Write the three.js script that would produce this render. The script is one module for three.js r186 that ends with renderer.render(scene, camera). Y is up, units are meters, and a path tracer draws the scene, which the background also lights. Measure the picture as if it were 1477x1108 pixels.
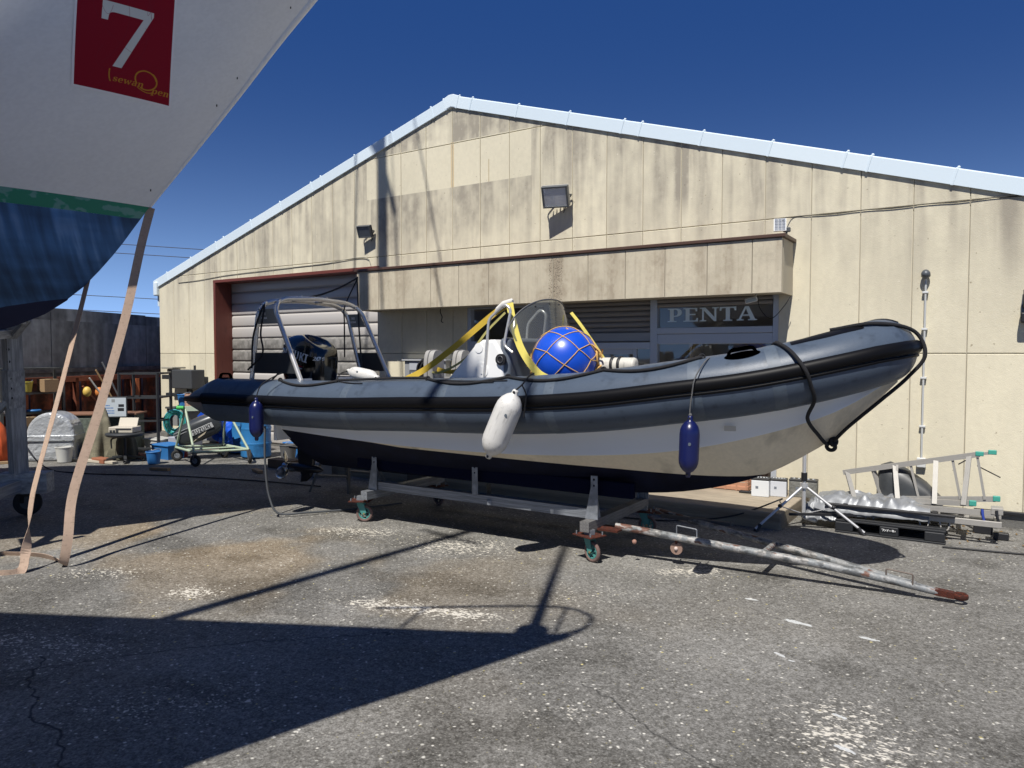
import * as THREE from 'three';
import { RoundedBoxGeometry } from 'three/addons/geometries/RoundedBoxGeometry.js';
import { mergeGeometries, mergeVertices, toCreasedNormals } from 'three/addons/utils/BufferGeometryUtils.js';
import { FontLoader } from 'three/addons/loaders/FontLoader.js';
import { TextGeometry } from 'three/addons/geometries/TextGeometry.js';

// World frame: x runs along the gable wall (to the right), y up, z out of the wall; wall face at z = 0. Metres.
const scene = new THREE.Scene();
const camera = new THREE.PerspectiveCamera(54.88, 1024 / 768, 0.1, 600);
camera.position.set(0, 2.05, 10.45);
{ const a = 56.985 * Math.PI / 180, p = 2.361 * Math.PI / 180;
  camera.lookAt(-Math.cos(a) * Math.cos(p), 2.05 - Math.sin(p), 10.45 - Math.sin(a) * Math.cos(p)); }
const renderer = new THREE.WebGLRenderer({ antialias: true });
renderer.setSize(1024, 768);
renderer.toneMapping = THREE.LinearToneMapping;
renderer.toneMappingExposure = 1.15;
renderer.shadowMap.enabled = true;

// Sky: clear blue, paler towards the horizon.
const SUN_EL = 56 * Math.PI / 180, SUN_AZ = 10 * Math.PI / 180;          // az: turned from the wall's normal towards +x
const sunDir = new THREE.Vector3(Math.sin(SUN_AZ) * Math.cos(SUN_EL), Math.sin(SUN_EL), Math.cos(SUN_AZ) * Math.cos(SUN_EL));
{
  const W = 1024, H = 512, d = new Float32Array(W * H * 4);
  for (let j = 0; j < H; j++) for (let i = 0; i < W; i++) {
    const el = ((j + 0.5) / H - 0.5) * 180, k = Math.exp(-Math.pow(Math.max(el, 0) / 7, 1.25));
    const up = 0.85 + 0.15 * Math.min(1, Math.max(0, 1 - el / 90));
    const o = (j * W + i) * 4;
    d[o] = 0.0155 * up + 0.34 * k; d[o + 1] = 0.058 * up + 0.55 * k; d[o + 2] = 0.212 * up + 0.86 * k; d[o + 3] = 1;
  }
  const t = new THREE.DataTexture(d, W, H, THREE.RGBAFormat, THREE.FloatType);
  t.mapping = THREE.EquirectangularReflectionMapping; t.magFilter = t.minFilter = THREE.LinearFilter; t.needsUpdate = true;
  scene.background = t; scene.environment = t;
}
const sun = new THREE.DirectionalLight(new THREE.Color(1, 0.96, 0.90), 5);
sun.position.copy(sunDir).multiplyScalar(40).add(new THREE.Vector3(-6, 0, 4)); sun.target.position.set(-6, 0, 4);
sun.castShadow = true; sun.shadow.mapSize.set(4096, 4096);
Object.assign(sun.shadow.camera, { left: -20, right: 20, top: 20, bottom: -20, near: 1, far: 90 });
scene.add(sun, sun.target);

// ---------- helpers ----------
let seed = 12345;
const rnd = () => { seed |= 0; seed = seed + 0x6D2B79F5 | 0; let t = Math.imul(seed ^ seed >>> 15, 1 | seed); t = t + Math.imul(t ^ t >>> 7, 61 | t) ^ t; return ((t ^ t >>> 14) >>> 0) / 4294967296; };
const rr = (a, b) => a + (b - a) * rnd();
const V = (x, y, z) => new THREE.Vector3(x, y, z);
const clamp = (x, a = 0, b = 1) => x < a ? a : x > b ? b : x;
const sstep = (a, b, x) => { const t = clamp((x - a) / (b - a)); return t * t * (3 - 2 * t); };
const lerp = (a, b, t) => a + (b - a) * t;
const hash = (x, y) => { let h = Math.imul(x | 0, 374761393) + Math.imul(y | 0, 668265263) | 0; h = Math.imul(h ^ h >>> 13, 1274126177); return ((h ^ h >>> 16) >>> 0) / 4294967296; };
const vn = (x, y) => { const i = Math.floor(x), j = Math.floor(y), f = x - i, g = y - j, u = f * f * (3 - 2 * f), v = g * g * (3 - 2 * g); const a = hash(i, j), b = hash(i + 1, j), c = hash(i, j + 1), e = hash(i + 1, j + 1); return a + (b - a) * u + (c - a) * v + (a - b - c + e) * u * v; };
const fbm = (x, y, n = 4) => { let s = 0, a = 0.5, t = 0; for (let k = 0; k < n; k++) { s += a * vn(x, y); t += a; x = x * 2.03 + 17.1; y = y * 2.03 + 5.3; a *= 0.5; } return s / t; };
const interp = (tab, x) => { if (x <= tab[0][0]) return tab[0][1]; for (let i = 1; i < tab.length; i++) if (x <= tab[i][0]) { const a = tab[i - 1], b = tab[i]; return lerp(a[1], b[1], (x - a[0]) / (b[0] - a[0])); } return tab[tab.length - 1][1]; };
// monotone smooth interpolation of a table
const smooth = tab => { const c = new THREE.CatmullRomCurve3(tab.map(([x, y]) => V(x, y, 0)), false, 'centripetal'), p = c.getPoints(tab.length * 12).map(q => [q.x, q.y]); return x => interp(p, x); };

function texture(W, H, fn, { rep, wrap = true, off } = {}) {           // fn(u, v) -> sRGB bytes, v upwards
  const d = new Uint8Array(W * H * 4);
  for (let j = 0; j < H; j++) for (let i = 0; i < W; i++) { const c = fn((i + 0.5) / W, (j + 0.5) / H, i, j), o = (j * W + i) * 4; d[o] = c[0]; d[o + 1] = c[1]; d[o + 2] = c[2]; d[o + 3] = 255; }
  const t = new THREE.DataTexture(d, W, H); t.colorSpace = THREE.SRGBColorSpace; t.magFilter = THREE.LinearFilter; t.minFilter = THREE.LinearMipmapLinearFilter; t.generateMipmaps = true;
  if (wrap) t.wrapS = t.wrapT = THREE.RepeatWrapping;
  if (rep) t.repeat.set(rep[0], rep[1]); if (off) t.offset.set(off[0], off[1]);
  t.needsUpdate = true; return t;
}
// tileable noise for maps that repeat
const tn = (u, v, n, s = 0) => { const x = u * n, y = v * n, i = Math.floor(x), j = Math.floor(y), f = x - i, g = y - j, a = f * f * (3 - 2 * f), b = g * g * (3 - 2 * g), m = k => ((k % n) + n) % n; const h = (p, q) => hash(m(p) + s * 131, m(q) + s * 57); return lerp(lerp(h(i, j), h(i + 1, j), a), lerp(h(i, j + 1), h(i + 1, j + 1), a), b); };
const tf = (u, v, n, o = 4, s = 0) => { let r = 0, a = 0.5, t = 0; for (let k = 0; k < o; k++) { r += a * tn(u, v, n << k, s + k); t += a; a *= 0.5; } return r / t; };
const linear = t => { t.colorSpace = THREE.NoColorSpace; return t; };
const GRAIN = linear(texture(512, 512, (u, v) => { const g = 255 * clamp(0.5 * tn(u, v, 256, 3) + 0.3 * tn(u, v, 128, 7) + 0.2 * tn(u, v, 32, 9)); return [g, g, g]; }, { rep: [1, 1] }));
const BLOTCH = texture(512, 512, (u, v) => { const g = 255 * clamp(0.72 + 0.26 * (tf(u, v, 6, 5, 2) - 0.35) * 1.8 - 0.10 * tn(u, v, 200, 5)); return [g, g, g]; });
const SCUFF = texture(512, 512, (u, v) => { let g = 0.93 + 0.07 * tf(u, v, 8, 4, 4); const s = tf(u, v, 14, 5, 8); if (s > 0.58) g -= (s - 0.58) * 0.5; g -= 0.04 * tn(u, v, 160, 14); g = 255 * clamp(g); return [g, g * 0.99, g * 0.97]; });
const RUST = texture(512, 512, (u, v) => { const a = tf(u, v, 7, 5, 21), b = tf(u, v, 24, 4, 25), s = tn(u, v, 48, 28) * tf(u, v, 4, 3, 30); const k = clamp(0.35 + 0.9 * (a - 0.3) + 0.3 * (b - 0.5)); return [lerp(52, 178, k * k) + 30 * s, lerp(28, 84, k * k) + 16 * s, lerp(20, 44, k * k) + 10 * s]; });
const rep = (t, s, sy = s) => { const c = t.clone(); c.repeat.set(s, sy); c.needsUpdate = true; return c; };

const MATS = new Map();
function mat(rgb, rough = 0.6, metal = 0, opt = {}) {                   // rgb linear base colour
  const { bump, bs = 0.002, map, ms = 1, phys, ...rest } = opt;
  const key = JSON.stringify([rgb, rough, metal, bump, bs, map && map.uuid, ms, phys, Object.keys(rest), Object.values(rest).map(v => typeof v)]);
  if (MATS.has(key)) return MATS.get(key);
  const m = new (phys ? THREE.MeshPhysicalMaterial : THREE.MeshStandardMaterial)({ roughness: rough, metalness: metal, ...(phys || {}), ...rest });
  m.color.setRGB(...rgb);
  if (map) m.map = ms === 1 ? map : rep(map, ms);
  if (bump) { m.bumpMap = rep(GRAIN, bump); m.bumpScale = bs; }
  MATS.set(key, m); return m;
}
// uv in metres, by the way each face points
function boxUV(g) {
  g = g.index ? g.toNonIndexed() : g; const p = g.attributes.position, n = g.attributes.normal, uv = new Float32Array(p.count * 2);
  for (let i = 0; i < p.count; i += 3) {
    let nx = 0, ny = 0, nz = 0; for (let k = 0; k < 3; k++) { nx += Math.abs(n.getX(i + k)); ny += Math.abs(n.getY(i + k)); nz += Math.abs(n.getZ(i + k)); }
    for (let k = 0; k < 3; k++) { const x = p.getX(i + k), y = p.getY(i + k), z = p.getZ(i + k); const [u, v] = ny > nx && ny > nz ? [x, z] : nx > nz ? [z, y] : [x, y]; uv[(i + k) * 2] = u; uv[(i + k) * 2 + 1] = v; }
  }
  g.setAttribute('uv', new THREE.BufferAttribute(uv, 2)); return g;
}
const clean = g => { g = g.index ? g.toNonIndexed() : g; for (const k of Object.keys(g.attributes)) if (!['position', 'normal', 'uv'].includes(k)) g.deleteAttribute(k); if (!g.attributes.normal) g.computeVertexNormals(); return g; };
const join = gs => { gs = gs.flat(9).map(clean); for (const g of gs) if (!g.attributes.uv) boxUVin(g); return gs.length === 1 ? gs[0] : mergeGeometries(gs); };
const boxUVin = g => { const h = boxUV(g); g.setAttribute('uv', h.attributes.uv); return g; };
const bx = (w, h, d, x = 0, y = 0, z = 0) => new THREE.BoxGeometry(w, h, d).translate(x, y, z);
const rb = (w, h, d, x = 0, y = 0, z = 0, r = 0.01, s = 2) => new RoundedBoxGeometry(w, h, d, s, Math.min(r, w / 2.01, h / 2.01, d / 2.01)).translate(x, y, z);
const bb = (x0, x1, y0, y1, z0, z1) => bx(x1 - x0, y1 - y0, z1 - z0, (x0 + x1) / 2, (y0 + y1) / 2, (z0 + z1) / 2);
const rbb = (x0, x1, y0, y1, z0, z1, r = 0.01) => rb(x1 - x0, y1 - y0, z1 - z0, (x0 + x1) / 2, (y0 + y1) / 2, (z0 + z1) / 2, r);
const A3 = p => p.isVector3 ? p : V(...p);
function rod(a, b, r, r2 = r, seg = 10) { a = A3(a); b = A3(b); const d = b.clone().sub(a), l = d.length(), g = new THREE.CylinderGeometry(r2, r, l, seg, 1); g.translate(0, l / 2, 0); g.applyQuaternion(new THREE.Quaternion().setFromUnitVectors(V(0, 1, 0), d.normalize())); return g.translate(a.x, a.y, a.z); }
// rectangular bar from a to b, w across (horizontal), h the other way
function bar(a, b, w, h, roll = 0) { a = A3(a); b = A3(b); const d = b.clone().sub(a), l = d.length(); d.normalize(); const g = bx(w, h, l, 0, 0, l / 2); if (roll) g.rotateZ(roll); const up = Math.abs(d.y) > 0.95 ? V(1, 0, 0) : V(0, 1, 0); const x = up.clone().cross(d).normalize(), y = d.clone().cross(x); g.applyMatrix4(new THREE.Matrix4().makeBasis(x, y, d)); return g.translate(a.x, a.y, a.z); }
const pipe = (pts, r, n = 40, seg = 8, closed = false, type = 'centripetal') => new THREE.TubeGeometry(new THREE.CatmullRomCurve3(pts.map(A3), closed, type), n, r, seg, closed);
// polyline pipe with rounded corners
function bent(pts, r, rad = 0.06, seg = 10) { pts = pts.map(A3); const cp = new THREE.CurvePath(); let prev = pts[0]; for (let i = 1; i < pts.length - 1; i++) { const a = pts[i].clone().add(pts[i - 1].clone().sub(pts[i]).setLength(rad)), b = pts[i].clone().add(pts[i + 1].clone().sub(pts[i]).setLength(rad)); cp.add(new THREE.LineCurve3(prev, a)); cp.add(new THREE.QuadraticBezierCurve3(a, pts[i], b)); prev = b; } cp.add(new THREE.LineCurve3(prev, pts[pts.length - 1])); const out = []; for (const c of cp.curves) { const n = c.isLineCurve3 ? 1 : 6; for (let i = 0; i < n; i++) out.push(c.getPoint(i / n)); } out.push(pts[pts.length - 1]); return sweep(out, () => ring(r, seg)); }
const ring = (r, n = 10) => Array.from({ length: n }, (_, i) => [r * Math.cos(i / n * 2 * Math.PI), r * Math.sin(i / n * 2 * Math.PI)]);
// sweep a closed 2-D section (list of [side, up]) along points; section(i, t) may vary
function sweep(pts, section, { up = V(0, 1, 0), caps = true } = {}) {
  pts = pts.map(A3); const rings = [];
  let px = null;
  for (let i = 0; i < pts.length; i++) {
    const d = pts[Math.min(i + 1, pts.length - 1)].clone().sub(pts[Math.max(i - 1, 0)]).normalize();
    let x = px ? px.clone().addScaledVector(d, -px.dot(d)) : up.clone().cross(d); if (x.length() < 1e-4) x = V(1, 0, 0).cross(d); x.normalize();
    if (!px || Math.abs(d.dot(up)) < 0.9) { const y0 = up.clone().cross(d); if (y0.length() > 0.3) { y0.normalize(); if (!px || y0.dot(px) > 0) x = y0; } }
    px = x; const y = d.clone().cross(x);
    rings.push(section(i, i / (pts.length - 1)).map(([a, b]) => pts[i].clone().addScaledVector(x, a).addScaledVector(y, b)));
  }
  return loft(rings, { closed: true, caps });
}
// rings of equal length -> surface; uv runs in metres
function loft(rings, { closed = false, caps = false, flip = false, crease } = {}) {
  const n = rings[0].length, m = rings.length, cols = closed ? n + 1 : n, pos = [], uv = [], idx = []; let L = 0;
  for (let i = 0; i < m; i++) { if (i) L += rings[i][0].distanceTo(rings[i - 1][0]); let s = 0; for (let j = 0; j < cols; j++) { const p = rings[i][j % n]; if (j) s += p.distanceTo(rings[i][j - 1]); pos.push(p.x, p.y, p.z); uv.push(L, s); } }
  for (let i = 0; i < m - 1; i++) for (let j = 0; j < cols - 1; j++) { const a = i * cols + j, b = a + 1, c = a + cols, d = c + 1; flip ? idx.push(a, b, c, b, d, c) : idx.push(a, c, b, b, c, d); }
  const g = new THREE.BufferGeometry(); g.setAttribute('position', new THREE.Float32BufferAttribute(pos, 3)); g.setAttribute('uv', new THREE.Float32BufferAttribute(uv, 2)); g.setIndex(idx); g.computeVertexNormals();
  if (closed) { const N = g.attributes.normal; for (let i = 0; i < m; i++) { const a = i * cols, b = a + n, v = V(N.getX(a) + N.getX(b), N.getY(a) + N.getY(b), N.getZ(a) + N.getZ(b)).normalize(); N.setXYZ(a, v.x, v.y, v.z); N.setXYZ(b, v.x, v.y, v.z); } }
  let out = g.toNonIndexed(); if (crease) out = toCreasedNormals(g, crease);
  if (!caps) return out;
  const cap = (r, rev) => { const c = r.reduce((s, p) => s.add(p), V(0, 0, 0)).divideScalar(n), P = [], U = []; for (let j = 0; j < n; j++) { const q = r[j], w = r[(j + 1) % n]; for (const k of rev ? [c, w, q] : [c, q, w]) { P.push(k.x, k.y, k.z); U.push(0, 0); } } const k = new THREE.BufferGeometry(); k.setAttribute('position', new THREE.Float32BufferAttribute(P, 3)); k.setAttribute('uv', new THREE.Float32BufferAttribute(U, 2)); k.computeVertexNormals(); return k; };
  return mergeGeometries([out, cap(rings[0], !flip), cap(rings[m - 1], flip)]);
}
const poly = (pts, depth, bevel = 0, opt = {}) => { const s = new THREE.Shape(pts.map(([x, y]) => new THREE.Vector2(x, y))); for (const h of opt.holes || []) s.holes.push(new THREE.Path(h.map(([x, y]) => new THREE.Vector2(x, y)))); const g = new THREE.ExtrudeGeometry(s, { depth: depth - 2 * bevel, bevelEnabled: bevel > 0, bevelSize: bevel, bevelOffset: -bevel, bevelThickness: bevel, bevelSegments: opt.bs || 1, curveSegments: opt.cs || 8, steps: 1 }); return bevel ? g.translate(0, 0, bevel) : g; };
const lathe = (pts, seg = 20) => new THREE.LatheGeometry(pts.map(([r, y]) => new THREE.Vector2(r, y)), seg);
// flat strap along points: width vector given per point or constant
function strap(pts, w, th, side = V(0, 0, 1), twist) { pts = pts.map(A3); const c = new THREE.CatmullRomCurve3(pts, false, 'centripetal'), N = pts.length * 10, P = c.getPoints(N); const rings = P.map((p, i) => { const d = c.getTangent(i / N), s = (typeof side === 'function' ? side(i / N) : side.clone()).addScaledVector(d, 0); s.addScaledVector(d, -s.dot(d)).normalize(); if (twist) s.applyAxisAngle(d, twist(i / N)); const n = d.clone().cross(s).normalize(); return [[-w / 2, -th / 2], [w / 2, -th / 2], [w / 2, th / 2], [-w / 2, th / 2]].map(([a, b]) => p.clone().addScaledVector(s, a).addScaledVector(n, b)); }); return loft(rings, { closed: true, caps: true, crease: 0.7 }); }
// draped / crumpled sheet: grid over (u, v) with thickness
function sheet(nu, nv, f, th = 0.006) { const top = [], bot = []; for (let i = 0; i <= nu; i++) { const a = [], b = []; for (let j = 0; j <= nv; j++) { const p = A3(f(i / nu, j / nv)); a.push(p); b.push(p.clone().add(V(0, -th, 0))); } top.push(a); bot.push(b); } const edge = top.map((r, i) => [...r, ...bot[i].slice().reverse()]); return loft(edge, { closed: true, caps: true, crease: 1.0 }); }

const used = new Map();
const numbered = n => { const k = (used.get(n) || 0); used.set(n, k + 1); return k ? `${n}_${String(k).padStart(3, '0')}` : n; };
const shade = m => { m.castShadow = m.receiveShadow = true; return m; };
function thing(name, label, category, base = [0, 0, 0], group) {       // parts are written in world metres; the group stands at its base
  const o = new THREE.Group(); o.name = numbered(name); o.position.set(...base); o.userData = { label, category }; if (group) o.userData.group = group;
  scene.add(o); return o;
}
function part(name, geo, m, parent, label) {
  const g = Array.isArray(geo) ? join(geo) : clean(geo); if (!g.attributes.uv) boxUVin(g);
  const o = shade(new THREE.Mesh(g, m)); o.name = name; if (label) o.userData.label = label;
  if (parent.isGroup && parent.parent === scene && !parent.userData.local) o.position.copy(parent.position).negate();
  parent.add(o); return o;
}
function single(name, geo, m, label, category, group, base = [0, 0, 0]) { const g = Array.isArray(geo) ? join(geo) : clean(geo); if (!g.attributes.uv) boxUVin(g); g.translate(-base[0], -base[1], -base[2]); const o = shade(new THREE.Mesh(g, m)); o.position.set(...base); o.name = numbered(name); o.userData = { label, category }; if (group) o.userData.group = group; scene.add(o); return o; }
function structure(name, geo, m) { const g = Array.isArray(geo) ? join(geo) : clean(geo); const o = shade(new THREE.Mesh(g, m)); o.name = name; o.userData = { kind: 'structure' }; scene.add(o); return o; }
const local = o => { o.userData.local = true; return o; };
function copy(o, pos, rotY, label) { const c = o.clone(); c.name = numbered(o.name.replace(/_\d{3}$/, '')); c.userData = { ...o.userData }; if (pos) c.position.set(...pos); if (rotY !== undefined) c.rotation.y = rotY; if (label) c.userData.label = label; scene.add(c); return c; }
const FONT = await new FontLoader().loadAsync('fonts/droid/droid_sans_bold.typeface.json');
const FONT_SERIF = await new FontLoader().loadAsync('fonts/droid/droid_serif_bold.typeface.json');
const textGeo = (s, h, d, font = FONT, sx = 1) => { const g = new TextGeometry(s, { font, size: h, depth: d, curveSegments: 4, bevelEnabled: false }); g.computeBoundingBox(); const b = g.boundingBox; g.translate(-(b.min.x + b.max.x) / 2, -(b.min.y + b.max.y) / 2, 0); g.scale(sx, 1, 1); return g; };
function assembly(name, parent, label) { const o = new THREE.Group(); o.name = name; if (label) o.userData.label = label; o.position.copy(parent.position).negate(); parent.add(o); return o; }
// strap whose flat side looks along `face`
function strapF(pts, w, th, face, twist) { pts = pts.map(A3); const c = new THREE.CatmullRomCurve3(pts, false, 'centripetal'), N = pts.length * 10, P = c.getPoints(N); const rings = P.map((p, i) => { const d = c.getTangent(i / N), s = face.clone().cross(d); if (s.length() < 0.05) s.set(0, 0, 1); s.normalize(); if (twist) s.applyAxisAngle(d, twist(i / N)); const n = d.clone().cross(s).normalize(); return [[-w / 2, -th / 2], [w / 2, -th / 2], [w / 2, th / 2], [-w / 2, th / 2]].map(([a, b]) => p.clone().addScaledVector(s, a).addScaledVector(n, b)); }); return loft(rings, { closed: true, caps: true, crease: 0.7 }); }
// ---------- ground ----------
{
  const spots = [];                                                     // white paint chips and flakes trodden into the asphalt: [x, z, rx, rz, turn, strength]
  const streak = (x0, z0, x1, z1, w, s) => { const L = Math.hypot(x1 - x0, z1 - z0); spots.push([(x0 + x1) / 2, (z0 + z1) / 2, L / 2, w, Math.atan2(z1 - z0, x1 - x0), s]); };
  streak(-4.5, 6.12, -3.1, 5.75, 0.13, 1.0); streak(-5.95, 6.75, -5.45, 6.6, 0.16, 0.9); streak(-6.6, 4.5, -5.6, 4.15, 0.25, 0.75); streak(-5.2, 4.5, -4.2, 3.9, 0.35, 0.75);
  streak(-2.6, 3.95, -2.1, 3.6, 0.16, 0.95); streak(-0.8, 5.85, -0.4, 6.6, 0.34, 0.62); streak(-6.2, 8.2, -4.9, 7.7, 0.3, 0.45); streak(-4.4, 8.3, -3.6, 7.6, 0.22, 0.3); streak(-7.3, 7.0, -6.6, 6.65, 0.18, 0.5); streak(-2.2, 6.95, -1.7, 6.6, 0.06, 0.5); streak(-3.2, 5.2, -2.4, 4.6, 0.2, 0.2);
  const solid = [[-1.2, 4.6, 0.11, 0.03, 0.2], [-0.7, 4.66, 0.07, 0.02, 0.1], [-1.17, 5.3, 0.05, 0.014, 0.5], [-1.08, 5.36, 0.03, 0.012, 0.2], [-1.65, 4.25, 0.05, 0.02, 0], [-0.60, 6.36, 0.06, 0.02, 0.3], [-0.68, 6.0, 0.05, 0.015, 0.4]];
  const cracks = [[[-5.35, 8.05], [-5.0, 8.3], [-4.72, 8.36], [-4.5, 8.5], [-4.2, 8.5], [-3.8, 8.66]], [[-5.4, 8.5], [-4.8, 7.6], [-4.36, 7.09], [-3.6, 6.4]], [[-2.1, 6.41], [-1.8, 6.55], [-1.5, 6.75], [-1.0, 6.95]]];
  const segD = (x, z, a, b) => { const dx = b[0] - a[0], dz = b[1] - a[1], t = clamp(((x - a[0]) * dx + (z - a[1]) * dz) / (dx * dx + dz * dz)); return Math.hypot(x - a[0] - t * dx, z - a[1] - t * dz); };
  const inside = (s, x, z, soft) => { const dx = x - s[0], dz = z - s[1], c = Math.cos(s[4]), n = Math.sin(s[4]), u = (dx * c + dz * n) / s[2], v = (-dx * n + dz * c) / s[3]; return soft ? Math.exp(-(u * u * u * u + v * v) * 1.1) : u * u + v * v; };
  function tile(x0, z0, w, h, W, H) {
    const px = W / w, R = new Float32Array(W * H), G = new Float32Array(W * H), B = new Float32Array(W * H);
    for (let j = 0; j < H; j++) { const z = z0 + h - (j + 0.5) / H * h; for (let i = 0; i < W; i++) {
      const x = x0 + (i + 0.5) / W * w, o = j * W + i;
      const fine = hash(Math.floor(x * 190), Math.floor(z * 190)), m = vn(x * 95, z * 95), m2 = vn(x * 40 + 9, z * 40), big = fbm(x * 0.55 + 3, z * 0.55, 2), mid = vn(x * 3, z * 3);
      let g = 106 + 40 * (m - 0.5) + 34 * (fine - 0.5) + 26 * (m2 - 0.5) + 12 * (big - 0.5) + 10 * (mid - 0.5);
      const oil = sstep(0.60, 0.74, fbm(x * 1.3 + 11, z * 1.7 + 60, 3)); g -= 16 * oil; g += 10 * sstep(0.55, 0.75, fbm(x * 0.9 + 70, z * 0.9, 3)); let r = g + 2, b = g - 5; let gg = g;
      // rusty brown wash where boats are sanded
      const far_ = (x + 7.5) ** 2 / 16 + (z - 5.4) ** 2 / 3, br = far_ > 7 ? 0 : sstep(0.42, 0.62, fbm(x * 0.8 + 40, z * 0.8 + 8, 4) + 0.16 * Math.exp(-((x + 7.2) ** 2 / 9 + (z - 5.9) ** 2 / 1.2))) * (0.85 * Math.exp(-far_));
      r += 22 * br; gg += 9 * br; b -= 8 * br;
      // pale dust flakes inside the spill patches
      for (const s of spots) { if (Math.abs(x - s[0]) > s[2] + 0.6 || Math.abs(z - s[1]) > s[2] + 0.6) continue; const k = inside(s, x, z, true) * s[5]; if (k < 0.03) continue; const q = vn(x * 34, z * 60) * 0.5 + vn(x * 75, z * 130) * 0.5; const t = sstep(0.78 - 0.42 * k, 0.9 - 0.38 * k, q) * 0.9; r = lerp(r, 214, t); gg = lerp(gg, 208, t); b = lerp(b, 194, t); }
      for (const s of solid) { const k = inside(s, x, z) + 0.7 * (vn(x * 60, z * 60) - 0.5) + 0.8 * (vn(x * 22, z * 22) - 0.5); if (k < 1) { r = 190; gg = 192; b = 190; } }
      if (x > -6 && z > 5.5) for (const c of cracks) for (let k = 1; k < c.length; k++) { const d = segD(x + 0.05 * (vn(x * 14, z * 14) - 0.5), z + 0.05 * (vn(x * 14 + 50, z * 14) - 0.5), c[k - 1], c[k]); if (d < 0.012) { const t = (c === cracks[0] ? 0.6 : 0.38) * (1 - d / 0.012); r *= 1 - t; gg *= 1 - t; b *= 1 - t; } }
      R[o] = r; G[o] = gg; B[o] = b;
    } }
    const n = Math.floor(w * h * 760);                                    // light aggregate stones
    for (let k = 0; k < n; k++) { const cx = rnd() * W, cy = rnd() * H, x = x0 + cx / px, z = z0 + h - cy / px; const big = rnd() < 0.13, rad = (big ? rr(0.005, 0.011) : rr(0.0025, 0.005)) * px, tone = (big ? rr(165, 240) : rr(130, 190)) * (rnd() < 0.25 ? 0.42 : 1), el = rr(0.5, 1), an = rnd() * 3.14, ca = Math.cos(an), sa = Math.sin(an), yel = rnd() < 0.08; const R0 = Math.ceil(rad + 1);
      for (let j = -R0; j <= R0; j++) for (let i = -R0; i <= R0; i++) { const X = Math.floor(cx) + i, Y = Math.floor(cy) + j; if (X < 0 || Y < 0 || X >= W || Y >= H) continue; const u = (i * ca + j * sa), v = (-i * sa + j * ca) / el, d = Math.hypot(u, v); const t = clamp(rad + 0.5 - d) * 0.85; if (t <= 0) continue; const o = Y * W + X; R[o] = lerp(R[o], tone, t); G[o] = lerp(G[o], tone * (yel ? 0.93 : 0.985), t); B[o] = lerp(B[o], tone * (yel ? 0.6 : 0.93), t); } }
    return texture(W, H, (u, v, i, j) => { const o = j * W + i; return [clamp(R[o], 0, 255), clamp(G[o], 0, 255), clamp(B[o], 0, 255)]; }, { wrap: false });
  }
  const gb = rep(GRAIN, 0.8);
  const sheetAt = (name, x0, x1, z0, z1, m, y) => { const g = new THREE.PlaneGeometry(x1 - x0, z1 - z0); g.rotateX(-Math.PI / 2); g.translate((x0 + x1) / 2, y, (z0 + z1) / 2); return structure(name, g, m); };
  const tiles = [[-17, 0, 9, 4.5, 1024, 512], [-17, 4.5, 9, 4.5, 1792, 896], [-8, 0, 9, 4.5, 2048, 1024], [-8, 4.5, 9, 4.5, 2048, 1024]];
  const bumpT = linear(texture(1024, 1024, (u, v) => { const g = 255 * clamp(0.45 * tn(u, v, 512, 41) + 0.35 * tn(u, v, 256, 42) + 0.2 * tn(u, v, 64, 43)); return [g, g, g]; }));
  bumpT.repeat.set(3, 1.5);
  tiles.forEach(([x0, z0, w, h, W, H]) => { const m = new THREE.MeshStandardMaterial({ map: tile(x0, z0, w, h, W, H), roughness: 0.9, bumpMap: bumpT, bumpScale: 0.005 }); sheetAt(numbered('asphalt'), x0, x0 + w, z0, z0 + h, m, 0); });
  const far = new THREE.MeshStandardMaterial({ roughness: 0.92, map: texture(1024, 1024, (u, v) => { const g = 98 + 40 * (tn(u, v, 512, 51) - 0.5) + 26 * (tf(u, v, 5, 4, 52) - 0.5) + 20 * (tn(u, v, 128, 55) - 0.5); return [g + 3, g, g - 4]; }) });
  const g = new THREE.PlaneGeometry(500, 500); g.rotateX(-Math.PI / 2); const uv = g.attributes.uv; for (let i = 0; i < uv.count; i++) uv.setXY(i, uv.getX(i) * 80, uv.getY(i) * 80); g.translate(0, -0.005, 0);
  structure('ground', g, far);
}
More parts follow.
